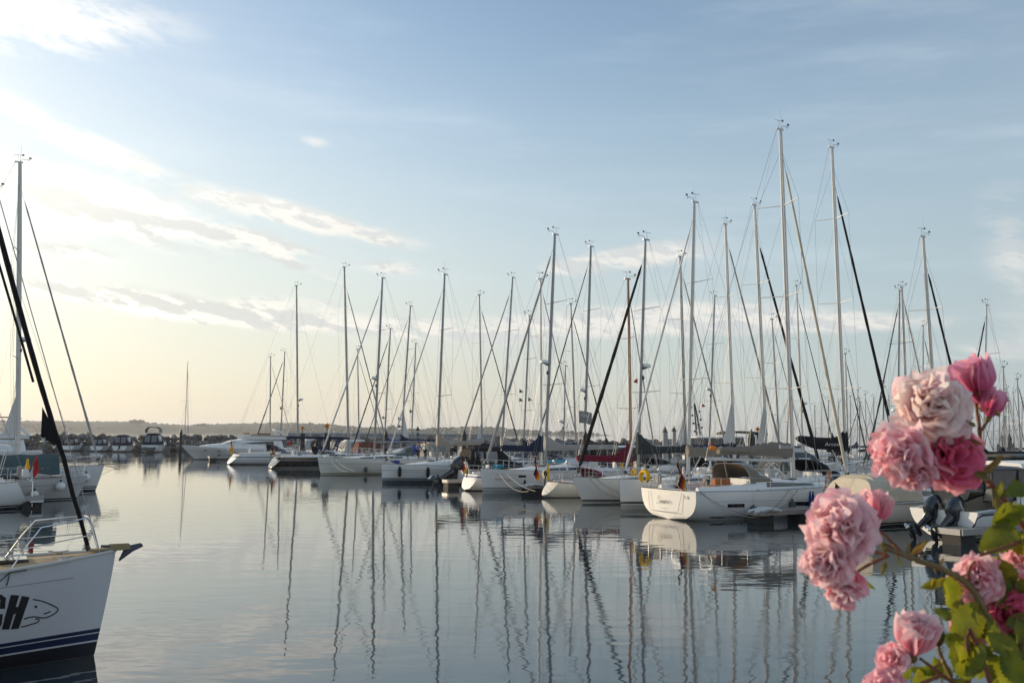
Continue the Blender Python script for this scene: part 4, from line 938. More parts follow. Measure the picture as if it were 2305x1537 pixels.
for i in range(5): mb.tube([(-.12, .9, .25 + .25 * i), (-.12, 1.3, .25 + .25 * i)], .014, 5)
mb.build('boarding_ladder', STEEL, l2)
mb = MB(); mb.box((-.32, 0, .34), (.62, 3.0, .07), bev=.02); mb.build('swim_platform', GEL, l2)
mb = MB(); mb.box((.25, 1.0, 1.75), (.28, .8, .42), bev=.05); mb.build('raft_canister', GEL, l2)
mb = MB()
for o_ in (0, .25): mb.tube([(1.2, .2 + o_, 1.3), (4.2, .1, 2.85)], .012, 4)
mb.build('mainsheet', CV['blue'], l2)
# --- lone small yacht by the breakwater, seen from behind
g = ground(402, 1014); hd = Vector((-.12, .99, 0)).normalized(); p = g; m_, h_ = 4.9, at(407, 818, g.y + 5).z
sailboat('sailing_yacht', 'lone small yacht moored stern-on before the boulders, red stripe', g, hd, 8.6, 2.8, .56, h_, -.2, fb=(1.0, .9, 1.1), ts=.7, rs=-.3, hullm=white_hull('hull_white_red_line', boot=(.4, .02, .02), bz=(.1, .2), stripes=((.72, .85, (.4, .03, .03)),)), fine=1, furl='blue', furl_r=.05, furl_top=.95, boom_z=1.9, boom_l=3, cover='flat', cover_c='cream', mast_r=.09, spread=1, hood='white')

# --- rows behind the front one: top of mast, foot of mast, bow towards us?, metres behind the front line
B2 = [
 ('yacht far back with dark furled headsail leaning left, left of the tall pair of masts', (641, 793), (632, 976), 1, 15, W_(furl='navy', pennants=((.44, -1, 'red', .5),))),
 ('leftmost slim-masted yacht of the marina rows', (609, 803), (608, 971), 0, 12, W_(furl='grey', furl_r=.04)),
 ('yacht whose thin mast ends level with the spreaders of its neighbours, dark furled sail', (805, 786), (808, 976), 0, 22.5, W_(furl='charcoal', furl_r=.05, spread=1)),
 ('yacht with short mast and navy furled headsail crossing two white masts', (879, 740), (867, 962), 1, 19, W_(furl='navy', cover='drape', cover_c='blue', pennants=((.3, -1, 'grey', .4),))),
 ('yacht with three-sided grey sailcloth at the foot of its mast', (924, 689), (906, 949), 1, 19, W_(furl='charcoal', furl_r=.05, clew=3.6, pennants=((.25, -1, 'grey', .5), (.2, -1, 'grey', .5)))),
 ('small yacht with one grey pennant and instruments on its short mast', (936, 773), (927, 971), 1, 24, W_(furl='grey', furl_r=.04, spread=1, pennants=((.40, -1, 'grey', .5),))),
 ('yacht with dark furled headsail sloping down to the right, grey boom bag', (1079, 664), (1085, 965), 0, 22.5, W_(furl='charcoal', cover='bag', cover_c='grey', furl_r=.07, clew=2.4)),
 ('yacht with grey boom cover sagging behind the tan one', (1154, 625), (1131, 984), 1, 19, W_(furl='grey', cover='drape', cover_c='grey')),
 ('yacht with blue furled headsail and two small pennants', (1192, 711), (1179, 990), 1, 19, W_(furl='blue', furl_r=.045, pennants=((.5, -1, 'grey', .4), (.44, -1, 'grey', .4), (.44, 1, 'grey', .4)))),
 ('yacht with black furled headsail and mast between two radar domes', (1285, 684), (1296, 988), 0, 22.5, W_(furl='black', furl_r=.06, cover='bag', cover_c='navy')),
 ('short-masted yacht with a radar dome low on its mast', (1273, 824), (1269, 972), 1, 30, W_(furl=None, radar=(.40, 1), spread=1, cover='drape', cover_c='blue')),
 ('tall yacht with radar dome and black boom cover rising to its mast', (1330, 555), (1316, 991), 1, 19, W_(furl='charcoal', cover='drape', cover_c='olive', radar=(.33, 1), mast_r=.13, furl_r=.06)),
 ('yacht with pale furled headsail, mast just left of the white one', (1531, 578), (1543, 981), 0, 22.5, W_(furl='grey', cover='bag', cover_c='grey', furl_r=.07, clew=2.6, mast_r=.13)),
 ('yacht with a red flag high in its rigging and radar on its mast', (1609, 666), (1597, 985), 1, 42, W_(furl='grey', furl_r=.045, radar=(.42, 1), pennants=((.34, -1, 'red', .42),))),
 ('yacht with tall three-sided white sailcloth left of its mast', (1633, 505), (1652, 993), 0, 22.5, W_(furl='grey', furl_r=.085, clew=3.7, vane=2, mast_r=.13, spars=WSPAR)),
 ('yacht with black furled headsail passing behind the tallest mast', (1699, 462), (1724, 974), 0, 21, W_(furl='black', furl_r=.105, clew=3.2, mast_r=.13, spars=WSPAR, furl_top=.87)),
 ('small yacht with slim mast between two taller ones, halyards slack', (1738, 719), (1753, 977), 0, 36, W_(furl='grey', furl_r=.05)),
 ('yacht with thin dark furled sail, mast just right of the tallest one', (1793, 643), (1806, 977), 0, 42, W_(furl='charcoal', furl_r=.05, radar=(.33, 1), spars=WSPAR)),
 ('yacht with short mast hugging the one above the black boom cover', (1903, 796), (1909, 1000), 0, 52, W_(furl='charcoal', furl_r=.07)),
 ('yacht with thick cream mast above the topmost blossoms', (2030, 647), (2040, 900), 0, 42, W_(furl='beige', furl_r=.07, mast_r=.15, spars=WSPAR, furl_top=.93)),
 ('yacht with grey mast close behind the thick cream one', (2025, 655), (2022, 907), 1, 40, W_(furl='charcoal', furl_r=.06, radar=(.32, 1))),
 ('yacht with radar dome high above the topmost blossoms', (2078, 533), (2100, 860), 0, 21, W_(furl='black', furl_r=.085, radar=(.42, 1), furl_top=.88, vane=2, mast_r=.13, spars=WSPAR)),
 ('yacht with small mast between the cream mast and the radar mast', (2078, 733), (2078, 860), 0, 58, W_(furl='charcoal', furl_r=.06)),
 ('yacht with slender white mast rising above the topmost blossom', (2221, 687), (2214, 980), 1, 44, W_(furl='navy', furl_r=.08, spars=WSPAR, cover='drape', cover_c='black')),
 ('short slim mast standing right of the topmost blossom', (2259, 826), (2260, 980), 0, 50, W_(furl=None, spread=1)),
 ('distant yacht left of the blossoms with furled sail leaning left', (1989, 870), (1988, 970), 1, 44, W_(furl='charcoal', furl_r=.06, spread=1)),
 ('distant yacht with bare slim mast near the right edge', (2290, 853), (2296, 980), 0, 55, W_(furl='navy', furl_r=.06, spread=1)),
 ('distant yacht with low bare mast right of the black boom cover', (1914, 892), (1915, 975), 0, 70, W_(furl=None, spread=1, L=7.5)),
 ('distant yacht with low bare mast above the black boom cover', (1865, 902), (1865, 975), 1, 70, W_(furl=None, spread=1, L=7.5)),
 ('distant yacht with low mast under the outstretched blossom', (2264, 876), (2264, 985), 0, 76, W_(furl='grey', furl_r=.05, spread=1, L=8)),
 ('distant yacht with brownish short mast between tallest mast and its neighbour', (1777, 880), (1772, 978), 1, 60, W_(furl=None, spread=1, spars=WOOD, L=8)),
 ('distant yacht with slim mast left of the leaning black sail', (1935, 905), (1935, 980), 1, 60, W_(furl='navy', furl_r=.05, spread=1, L=8)),
 ('distant yacht with pale short mast and one yard, behind the pale furled sail', (2150, 905), (2152, 982), 0, 66, W_(furl=None, spread=1, L=8)),
]
for (lb, top, base, bow, a_, kw) in B2:
    if 'cover' not in kw: kw['cover'] = ['drape', None, 'bag', 'flat'][len(OCC) % 4]; kw['cover_c'] = ['navy', 'charcoal', 'grey', 'black', 'navy'][len(OCC) % 5]
    kw.setdefault('hood', ['black', 'navy', 'charcoal', 'navy'][len(OCC) % 4]); kw.setdefault('hood_win', False)
    second('sailing_yacht', lb, top, base, bow, a_, **kw)
# the black-covered yacht right of the tallest mast
arc_, Ha = second('sailing_yacht', 'tall white yacht with black boom cover lettered in white', (1873, 333), (1902, 1000), 0, 20, fine=2, L=13.2, furl='black', furl_r=.10, furl_top=.88, boom_z=3.35, boom_l=4.3, cover=None, spars=WSPAR, mast_r=.135, hood='black', vane=1, spread=3, windows=2, hullm=HW[1], fb=(1.4, 1.35, 1.6))
ax0, az0 = plane_hit(1902, 1006, arc_.location, A); ax1, az1 = plane_hit(1797, 1000, arc_.location, A)
ctr = [(1904, 966, 1013), (1897, 970, 1017), (1888, 980, 1017), (1878, 984, 1012), (1862, 985, 1012), (1840, 984, 1011), (1815, 981, 1003), (1800, 980, 994), (1795, 982, 990)]
rg = []
for px, yt, yb in ctr:
    x, zt = plane_hit(px, yt, arc_.location, A); zb = plane_hit(px, yb, arc_.location, A)[1]; w = .18; hh = zt - zb
    rg.append([(x, w * .6, zb), (x, w, zb + hh * .35), (x, w * .7, zb + hh * .8), (x, 0, zt), (x, -w * .7, zb + hh * .8), (x, -w, zb + hh * .35), (x, -w * .6, zb)])
mb = MB(); mb.loft(rg); cvr = mb.build('sail_cover', CV['black'], arc_)
v, f, w = text2d('Arcona', .12, 0); xl, zl = plane_hit(1850, 1003, arc_.location, A)
mb = MB(); mb.add([(xl + .02 + a_ * 1.5 / w, -.21, zl + b_ * .20) for a_, b_ in v], f); mb.build('lettering', INKW, cvr, smooth=False)

# small far masts crowding the right of the harbour
fr = random.Random(77)
for i, px in enumerate((1835, 1850, 1888, 1930, 1950, 1968, 2002, 2062, 2120, 2168, 2208, 2236, 2249, 2272, 2282, 2300)):
    ty = fr.uniform(868, 925)
    second('sailing_yacht', 'small distant yacht in the far thicket of masts at the right', (px + fr.uniform(-3, 2), ty), (px, 978), fr.random() < .5, 84 + 9 * (i % 3), furl=fr.choice([None, 'grey', 'navy', 'charcoal']), furl_r=.05, spread=1, L=8, hood=None, cover=fr.choice(['drape', None, 'flat']), cover_c='navy', group='distant yachts at the right', windows=0, wheel=0)

# ------------------------------------------------------------------ harbour works
CONC = mat('weathered_concrete', (0.34, 0.35, 0.35), 0.85, var=0.25, scale=1.5, bump=0.4)
GREYW = mat('grey_decking', (0.24, 0.23, 0.21), 0.8, var=0.3, scale=4, bump=0.3)
TAR = mat('tarred_timber', (0.025, 0.024, 0.024), 0.8, var=0.4, scale=4, bump=0.4)
def S2(a_, s_, z=0): return Vector((6, 43.5, z)) + A * a_ + D * s_
def planks(name, label, cat, p, q, w, z=.55, th=.22, group=None, tip=None):
    """a floating pontoon from p to q: deck, side beams, floats"""
    p, q = Vector(p), Vector(q); d = q - p; Ln = d.length; e = empty(name, (p.x, p.y, 0), atan2(d.y, d.x)); tag(e, label, cat, group, None)
    mb = MB(); n = max(int(Ln / .5), 2)
    for i in range(n): mb.box((Ln * (i + .5) / n, 0, z), (Ln / n - .02, w - .1, .05))
    mb.build('deck', GREYW, e, smooth=False)
    mb = MB(); mb.box((Ln / 2, w / 2, z - .06), (Ln, .08, th)); mb.box((Ln / 2, -w / 2, z - .06), (Ln, .08, th)); mb.box((.0, 0, z - .06), (.08, w - .1, th)); mb.build('edge_beam', ALU if w < 1.5 else CONC, e, smooth=False)
    k = min(max(int(Ln / 3), 1), 40)
    for i in range(k + 1): mb = MB(); mb.box((min(max(.5, Ln * i / k), Ln - .5), 0, .10), (.9, w * .8, .66), bev=.05); mb.build('float', TAR, e, smooth=False)
    if tip:
        mb = MB()
        for y_ in (-w * .35, w * .1): mb.tube([(-.16, y_, z - .02), (.5, y_ - .25, z + .13), (1.2, -w / 2 - .08, z + .03)], [.085, .10, .085], 8)
        mb.build('tip_fender', CV['white'], e)
    return e
planks('pontoon', 'long grey pontoon behind the front row of yachts', 'pontoon', S2(14.6, -22), S2(14.6, 112), 2.4)
planks('pontoon', 'second long pontoon between the rows further back', 'pontoon', S2(40, -22), S2(40, 60), 2.4)
gl = 'finger pontoons between the berths'
def fing(px, py, label, tip=False, L=None):
    g = ground(px, py); rel = g - Vector((6, 43.5, 0)); a_ = rel.dot(A); s_ = rel.dot(D); planks('finger_pontoon', label, 'pontoon', S2(a_, s_), S2(13.35, s_), .95, group=gl, tip=tip)
fing(1694, 1178, 'finger pontoon with white bolster at its tip beside the Smara', True)
fing(2140, 1226, 'nearest finger pontoon under the right-hand roses')
fing(1002, 1098, 'finger pontoon beside the tilted black outboard')
fing(1412, 1120, 'finger pontoon between square-stemmed and raked-stem yachts', True)
fing(1180, 1112, 'finger pontoon with white bolster at the wooden boat', True)
fing(783, 1063, 'finger pontoon with white bolster at the cream-white yacht', True)
fing(690, 1052, 'finger pontoon with white bolster at the black yacht', True)
fing(470, 1037, 'farthest finger pontoon beside the motor yacht')
ge = ground(95, 1142); planks('finger_pontoon', 'finger pontoon in the left group of yachts', 'pontoon', ge, ge - A * 9, .9, group=gl)
gp = 'mooring piles of the harbour'
def pile(px, ytop, dia, label, d=None, mt=None, hat='cone', extra=None, wpx=None):
    d = d or dia * F_PX / wpx; p = at(px, ytop, d); e = empty('mooring_pile', (p.x, p.y, -1)); tag(e, label, 'pile', gp); h = p.z + 1; r = dia / 2; mb = MB()
    mb.lathe([(r * 1.03, 0), (r, h * .5), (r * .97, h - r * 2.4)] + ([(r * .97, h - r * 2.3)] if hat != 'flat' else [(r * .9, h)]), n=12); mb.build('shaft', mt or TAR, e)
    if hat == 'cone': mb = MB(); mb.lathe([(r * 1.06, h - r * 2.35), (r * 1.02, h - r * 2.2), (r * .1, h)], n=12); mb.build('cone_cap', DARK, e)
    if extra == 'diamond':
        mb = MB(); s_ = .36; z0 = h + .75; mb.tube([(0, 0, h - .1), (0, 0, z0)], .04, 5); mb.build('post', DARK, e)
        mb = MB(); f = [(0, -.03, z0 + s_), (s_, -.03, z0), (0, -.03, z0 - s_), (-s_, -.03, z0)]; mb.add(f + [(x, .03, z) for x, y, z in f], [(0, 1, 2, 3), (7, 6, 5, 4)] + [(i, i + 4, (i + 1) % 4 + 4, (i + 1) % 4) for i in range(4)]); s1 = mb.build('sign', CV['orange'], e, smooth=False)
        mb = MB(); mb.box((0, -.04, z0), (.06, .01, .3)); mb.box((0, -.041, z0 + .05), (.18, .01, .06)); mb.build('symbol', INK, s1, smooth=False)
    if extra == 'cones':
        mb = MB(); mb.tube([(0, 0, h - .1), (0, 0, h + 1.7)], .05, 5); mb.lathe([(.42, h + .3), (.02, h + .95)], n=10); mb.lathe([(.42, h + 1.05), (.02, h + 1.7)], n=10); mb.build('topmark', DARK, e)
    if extra == 'lamp':
        mb = MB()
        for k in range(5): mb.tube([(0, 0, h), (.22 * cos(k * 1.26), .22 * sin(k * 1.26), h + .22), (0, 0, h + .4)], .035, 4)
        mb.lathe([(.3, h - .02), (.32, h + .08), (.1, h + .12), (.08, h + .5), (.02, h + .62)], n=10); mb.build('lantern', DARK, e)
pile(1045, 966, .42, 'black pile with pointed cap behind the tan boom cover', wpx=11)
pile(1317, 965, .44, 'black pile with pointed cap left of the red-covered boom', wpx=12)
pile(1691, 965, .62, 'thick dark pile with pointed cap near the white sailcloth', wpx=17)
pile(869, 967, .45, 'black pile with pointed cap behind the cream-white yacht', wpx=9)
pile(408, 965, .5, 'slim black pile beside the lone small yacht', d=172)
pile(2272, 975, .5, 'black pile with pointed cap near the right edge', wpx=9)
pile(2258, 979, .5, 'flat-topped pile near the right edge', wpx=9, hat='flat')
pile(1873, 973, .45, 'pile with pointed cap above the black boom cover', wpx=8)
pile(736, 974, .8, 'dark pile carrying the larger orange diamond sign', d=105, hat='flat', extra='diamond')
pile(681, 975, .8, 'dark pile carrying the smaller orange diamond sign', d=140, hat='flat', extra='diamond')
pile(1706, 978, .5, 'pile with orange diamond sign right of the thick dark pile', d=130, hat='flat', extra='diamond')
pile(940, 985, .4, 'pile with two black cone topmarks', d=140, hat='flat', extra='cones')
pile(1497, 972, .62, 'left grey concrete post with dark lantern', wpx=13, mt=CONC, hat='flat', extra='lamp')
pile(1517, 970, .5, 'right grey concrete post with dark lantern', wpx=10, mt=CONC, hat='flat', extra='lamp')
# breakwater of boulders
RKS = [mat('boulder_%s' % n_, c, .9, var=.35, scale=1.6, bump=.7) for n_, c in (('grey', (.17, .165, .155)), ('brown', (.14, .11, .085)), ('dark', (.085, .082, .08)))]
rr_ = random.Random(3); protos = []
for i in range(7):
    mb = MB(); mb.blob((0, 0, 0), 1, 2, .30, (1.15, .95, .78), rr_); o = mb.build('boulder', RKS[i % 3], None, sharp=25); protos.append(o)
    tag(o, 'rough grey-brown boulder piled on the harbour breakwater', 'boulder', 'boulders of the breakwater')
used = set()
def boulder(p, s_):
    k = rr_.randrange(7); o = protos[k] if k not in used else protos[k].copy()
    if k in used: COL.objects.link(o)
    used.add(k); o.location = p; o.scale = (s_, s_, s_); o.rotation_euler = (rr_.uniform(-.4, .4), rr_.uniform(-.4, .4), rr_.uniform(0, 6.28))
BW = [at(-60, 1000, 173), at(640, 1000, 196), at(1640, 1000, 222)]
for i in range(7):
    pass
for seg, n_, rows in ((0, 46, 3), (1, 52, 2)):
    p, q = BW[seg], BW[seg + 1]
    for i in range(n_):
        for r_ in range(rows):
            c = p + (q - p) * ((i + rr_.uniform(.2, .8)) / n_); top = 2.35 if seg == 0 else 1.9
            z = [.25, 1.25, top][r_ if rows == 3 else r_ + 1] + rr_.uniform(-.2, .25); boulder((c.x, c.y - [3.4, 2.0, .4][r_ if rows == 3 else r_ + 1] + rr_.uniform(-.3, .3), z), rr_.uniform(.68, 1.05) * (1.25 if seg else 1))
mb = MB()
for p, q in ((BW[0], BW[1]), (BW[1], BW[2])):
    mb.loft([[(c.x, c.y - 4, -1), (c.x, c.y - 1.2, 1.6), (c.x, c.y + 1.2, 1.6), (c.x, c.y + 5, -1)] for c in (p + (q - p) * (i / 20) for i in range(21))])
tag(mb.build('breakwater', RKS[2]), 'rubble core of the breakwater under the boulders', 'breakwater')
w0, w1 = at(640, 980, 206), at(1120, 980, 218); mb = MB(); c = (w0 + w1) / 2
mb.box((c.x, c.y, 1.3), (w1.x - w0.x, 2.0, 4.4), atan2(w1.y - w0.y, w1.x - w0.x)); wl = empty('harbour_wall', (c.x, c.y, 0)); tag(wl, 'long pale concrete harbour wall behind the left yachts', 'wall'); mb.M = Matrix(); o = mb.build('wall', CONC, None, smooth=False); o.parent = wl; o.location = -wl.location
mb = MB(); mb.box((0, 0, 3.62), (w1.x - w0.x + .6, 2.6, .25), atan2(w1.y - w0.y, w1.x - w0.x)); mb.build('coping', mat('pale_coping', (.5, .5, .5), .8), wl, smooth=False)
mb = MB()
for i in range(30): mb.tube([(-30 + 2 * i * .98, -.9, 3.7), (-30 + 2 * i * .98, -.9, 4.6)], .03, 4)
# ------------------------------------------------------------------ motor boats
def outboard(parent, x, y, z, tilt, s=1.0, name='outboard_motor', word=None):
    """cowling, leg and propeller; tilt in radians about the transom"""
    T = Matrix.Translation((x, y, z)) @ Matrix.Rotation(tilt, 4, 'Y') @ Matrix.Scale(s, 4)
    oc = mat('outboard_cowling', (.014, .018, .026), .18, var=.1, coat=.6)
    mb = MB(); mb.M = T; rg = []
    for i, (zz, hx, hy, ox) in enumerate(((.05, .17, .13, -.24), (.12, .30, .20, -.28), (.30, .36, .235, -.31), (.52, .37, .23, -.32), (.70, .33, .20, -.34), (.80, .24, .14, -.36), (.84, .10, .06, -.37))):
        rg.append([(ox + hx * (abs(cos(a)) ** .75) * (1 if cos(a) > 0 else -1), hy * (abs(sin(a)) ** .75) * (1 if sin(a) > 0 else -1), zz) for a in [2 * pi * k / 16 for k in range(16)]])
    mb.loft(rg); e = mb.build('outboard_cowling', oc, parent)
    mb = MB(); mb.M = T
    mb.loft([[(-.24 + hx * cos(a), hy * sin(a), zz) for a in [2 * pi * k / 10 for k in range(10)]] for zz, hx, hy in ((.08, .19, .13), (-.25, .13, .09), (-.62, .12, .06), (-.68, .30, .13), (-.71, .30, .13), (-.76, .12, .045), (-1.1, .11, .035))])
    mb.loft([[(-.24 - .30 + q * .62, .075 * k * cos(a), -.98 + .075 * k * sin(a)) for a in [2 * pi * j / 8 for j in range(8)]] for q, k in ((0, .3), (.2, .9), (.5, 1), (.8, .8), (1, .1))])
    mb.box((.0, 0, -.05), (.22, .26, .36), bev=.03); lg = mb.build('outboard_leg', oc, e)
    mb = MB(); mb.M = T
    for k in range(3):
        a = 2.09 * k; mb.tube([(-.56, 0, -.98), (-.57, .10 * cos(a), -.98 + .10 * sin(a)), (-.60, .19 * cos(a + .4), -.98 + .19 * sin(a + .4))], [.03, .07, .03], 6, flat=.25)
    mb.build('propeller', STEEL, e)
    if word:
        v, f, w = text2d(word, .1, .01)
        mb = MB(); mb.M = T; mb.add([(-.62 + a_ * .52 / w, -.238, .42 + b_ * .09) for a_, b_ in v], f); mb.build('lettering', INKW, e, smooth=False)
    return e
def motorboat(label, stern, head, L, B, fb=(1.0, 1.05, 1.35), cc='navy', top='tent', hullm=None, th=1.25, x0=.05, x1=.52, cab=(.45, .86, .55), n_out=0, tilt=0.0, out_s=1.0, group=None, rb=None, platform=True, name='motor_boat', win=True, cat='motor boat', word=None, tentwin=True, xroof=0):
    H = Hull(L, B, fb, .88, .05, rb or L * .13, .0, 1.9, tm=.45, bow_p=2.6, draft=.45); root = empty(name, (stern.x, stern.y, 0), atan2(head.y, head.x)); tag(root, label, cat, group); root_h[root.name] = H
    hm_ = hullm or HW[0]; mb = MB(); nt, nv = 18, 8
    for side in (1, -1): mb.sheet((lambda u, v: H.pt(u, v, 1)) if side > 0 else (lambda u, v: H.pt(u, 1 - v, -1)), nt, nv)
    mb.build('hull', hm_, root); mb = MB(); mb.sheet(lambda u, v: (H.pt(0, v).x - .003, H.pt(0, v).y * (2 * u - 1), H.pt(0, v).z), 8, nv); mb.build('transom', hm_, root)
    mb = MB(); mb.sheet(lambda u, v: (H.pt(u, 1).x, H.pt(u, 1).y * .99 * (2 * v - 1), H.zs(u) - .02 + .05 * (1 - (2 * v - 1) ** 2) - (.45 if .03 < u < .5 and abs(2 * v - 1) < .8 else 0)), 24, 12); mb.build('deck', DECK, root, sharp=30)
    mb = MB()
    for s_ in (1, -1): mb.tube([H.pt(i / 20, 1, s_) + Vector((0, .01 * s_, -.06)) for i in range(21)], .035, 6)
    mb.build('rub_rail', mat('grey_rubber', (.3, .3, .3), .6), root)
    c0, c1, ch_ = cab; mb = MB(); rg = []
    for i in range(11):
        u = i / 10; t = c0 + (c1 - c0) * u; w = H.b(t) * .78 * (1 - .3 * u); z = H.zs(t) - .03; h_ = ch_ * (1 - .9 * u ** 1.4)
        rg.append([(H.pt(t, 1).x, w * a_, z + h_ * b_) for a_, b_ in ((1, 0), (.96, .5), (.88, .9), (.5, 1.06), (0, 1.1), (-.5, 1.06), (-.88, .9), (-.96, .5), (-1, 0))])
    mb.loft(rg, closed=False); mb.add(rg[0], [tuple(range(9))]); cb = mb.build('cabin', GEL, root)
    if win:
        for s_ in (1, -1):
            def wf(u, v):
                uu = .08 + .5 * u; t = c0 + (c1 - c0) * uu; w = H.b(t) * .78 * (1 - .3 * uu); h_ = ch_ * (1 - .9 * uu ** 1.4); zf = .35 + .4 * v
                return (H.pt(t, 1).x, s_ * (w * (1 - .1 * zf) + .012), H.zs(t) - .03 + h_ * zf)
            mb = MB(); mb.sheet(wf, 5, 1); mb.build('window', WINM, cb)
    # windscreen and roof: an arched shell from x0 to x1
    xa, xb = L * x0, L * x1; w = B * .42; zb = H.zs(.3) + .02
    frame = CV[cc] if cc in CV else DARK
    if top == 'tent':
        def tf(u, v):
            a = pi * v; x = xa + (xb - xa) * u; slope = (1 - .55 * max(0, (u - .72) / .28) ** 1.5) * (1 - .12 * max(0, (.15 - u) / .15)); sg = 1 if cos(a) > 0 else -1
            return (x + (.35 * sin(a) if u < .1 else 0), w * sg * abs(cos(a)) ** .42 * (1 - .1 * sin(a)), zb + th * slope * sin(a) ** .62)
        mb = MB(); mb.sheet(tf, 12, 20, .012); mb.add([Vector(tf(0, j / 20)) for j in range(21)], [tuple(range(21))]); tn = mb.build('canopy', frame, root)
        if tentwin:
            for (u0, u1, v0, v1) in ((.08, .33, .05, .24), (.38, .64, .05, .24), (.08, .33, .76, .95), (.38, .64, .76, .95), (.80, .98, .25, .48), (.80, .98, .52, .75)):
                mb = MB(); mb.sheet(lambda u, v: Vector(tf(u0 + (u1 - u0) * u, v0 + (v1 - v0) * v)) + (Vector(tf(u0 + (u1 - u0) * u, v0 + (v1 - v0) * v)) - Vector((xa * .5 + xb * .5, 0, zb + th * .4))).normalized() * .016, 4, 4); mb.build('window', VINYL, tn)
            for y0, y1 in (((-.78, -.1), (.1, .78)) if n_out == 0 or out_s < 1 else ()):
                mb = MB(); mb.sheet(lambda u, v: (xa - .02 + .30 * v, w * (y0 + (y1 - y0) * u), zb + th * (.25 + .55 * v)), 3, 3); mb.build('window', VINYL if head.y > .9 else WINM, tn)
    else:
        # hard top on dark pillars with glazing
        mb = MB(); z1 = zb + th; ov = .35
        mb.loft([[(x, y_ * k, z1 + dz_) for y_, dz_ in ((w, 0), (w * .9, .09), (0, .14), (-w * .9, .09), (-w, 0), (0, -.02))] for x, k in ((xa - ov, .94), (xa, 1), (xb - .2, .98), (xb + .35, .86))]); rf = mb.build('roof', GEL if top == 'white' else DARK, root)
        gl_ = mat('tinted_glass', (.05, .06, .07), .06, var=.05, trans=.6)
        zc = zb - .1
        quads = []
        for s_ in (1, -1):
            n_ = 3; 
            for k in range(n_):
                xk0 = xa + (xb - xa) * k / n_; xk1 = xa + (xb - xa) * (k + 1) / n_; sl = .55 if k == n_ - 1 else 0
                quads.append([(xk0, s_ * w * .97, zc), (xk1 + sl, s_ * w * .90, zc + .35), (xk1, s_ * w * .94, z1), (xk0, s_ * w * .94, z1)])
        quads.append([(xb + .55, w * .9, zc + .35), (xb + .55, -w * .9, zc + .35), (xb, -w * .94, z1), (xb, w * .94, z1)]); quads.append([(xa, w * .95, zc), (xa, .15, zc), (xa, .15, z1), (xa, w * .93, z1)])
        for q_ in quads: mb = MB(); mb.add(q_, [(0, 1, 2, 3)]); mb.build('window', gl_, root, smooth=False)
        mb = MB()
        for q_ in quads: mb.tube(q_ + [q_[0]], .045 if top != 'white' else .05, 5)
        mb.build('pillars', DARK, root)
    if platform: mb = MB(); mb.box((-.38, 0, .32), (.75, B * .74, .07), bev=.02); mb.build('swim_platform', GEL, root)
    mb = MB(); r_ = .014
    for s_ in (1, -1):
        pts = [H.pt(t, 1, s_) + Vector((0, -.08 * s_, .5 - (0 if t > .5 else .25))) for t in (.45, .55, .7, .85, .95)] + [H.pt(1, 1) + Vector((-.1, 0, .52))]; mb.tube(pts, r_, 5)
        for t in (.55, .7, .85, .95): p = H.pt(t, 1, s_) + Vector((0, -.08 * s_, 0)); mb.tube([p, p + Vector((0, 0, .5))], r_, 4)
    mb.build('bow_rail', STEEL, root)
    for k in range(n_out): outboard(root, -.10, (k - (n_out - 1) / 2) * .95, .62, tilt, out_s, word=word)
    return root, H
BWY = 'small motor boats before the boulders'
back = Vector((-.10, .99, 0)).normalized()
motorboat('motor boat with black-framed clear canopy, leftmost before the boulders', ground(152, 1015), back, 6.2, 2.5, cc='black', th=1.35, group=BWY)
motorboat('motor boat with navy canopy, second from the left before the boulders', ground(216, 1016), back, 6.2, 2.5, cc='navy', th=1.4, group=BWY)
motorboat('motor boat with rounded navy canopy and small outboard at its stern', ground(268, 1017), back, 7.4, 2.9, fb=(1.1, 1.15, 1.4), cc='navy', th=1.9, group=BWY, n_out=1, out_s=.7, tilt=.9)
mfly, _ = motorboat('motor boat with two-storey navy canopy carrying a grey dinghy', ground(336, 1018), back, 8.2, 3.2, fb=(1.3, 1.3, 1.6), cc='navy', th=2.1, group=BWY)
mb = MB(); mb.sheet(lambda u, v: (1.3 + 1.6 * u, 1.25 * cos(pi * v) * (1 if True else 0), 3.45 + 1.05 * sin(pi * v) ** .5), 3, 14, .02); o = mb.build('upper_canopy', VINYL, mfly)
mb = MB()
for u in (0, 1, 2): mb.tube([(1.3 + .8 * u, 1.27 * cos(pi * j / 12), 3.45 + 1.08 * sin(pi * j / 12) ** .5) for j in range(13)], .04, 5)
mb.sheet(lambda u, v: (1.2 + 1.8 * u, .9 * (2 * v - 1), 4.52 - .06 * (2 * v - 1) ** 2), 2, 6, .04); mb.build('upper_frame', CV['navy'], mfly)
mb = MB()
for s_ in (1, -1): mb.sheet(lambda u, v: (1.0 + 1.9 * u, s_ * (1.262 - .02 * u), 1.0 + .42 * v), 3, 2)
g = w_of(mfly, (-.75, -.1, .62)); mb = MB(); mb.tube([Vector((-1.1, 0, .25)), Vector((-.8, 0, .05)), Vector((0, 0, -.1)), Vector((.9, 0, .0)), Vector((1.2, 0, .3))], [.15, .33, .40, .33, .12], 10, flat=.8); dn = empty('dinghy', g, -.05, label='grey inflatable dinghy hung on its side at the stern of the two-storey boat', cat='dinghy'); mb.build('tube', CV['slate'], dn)
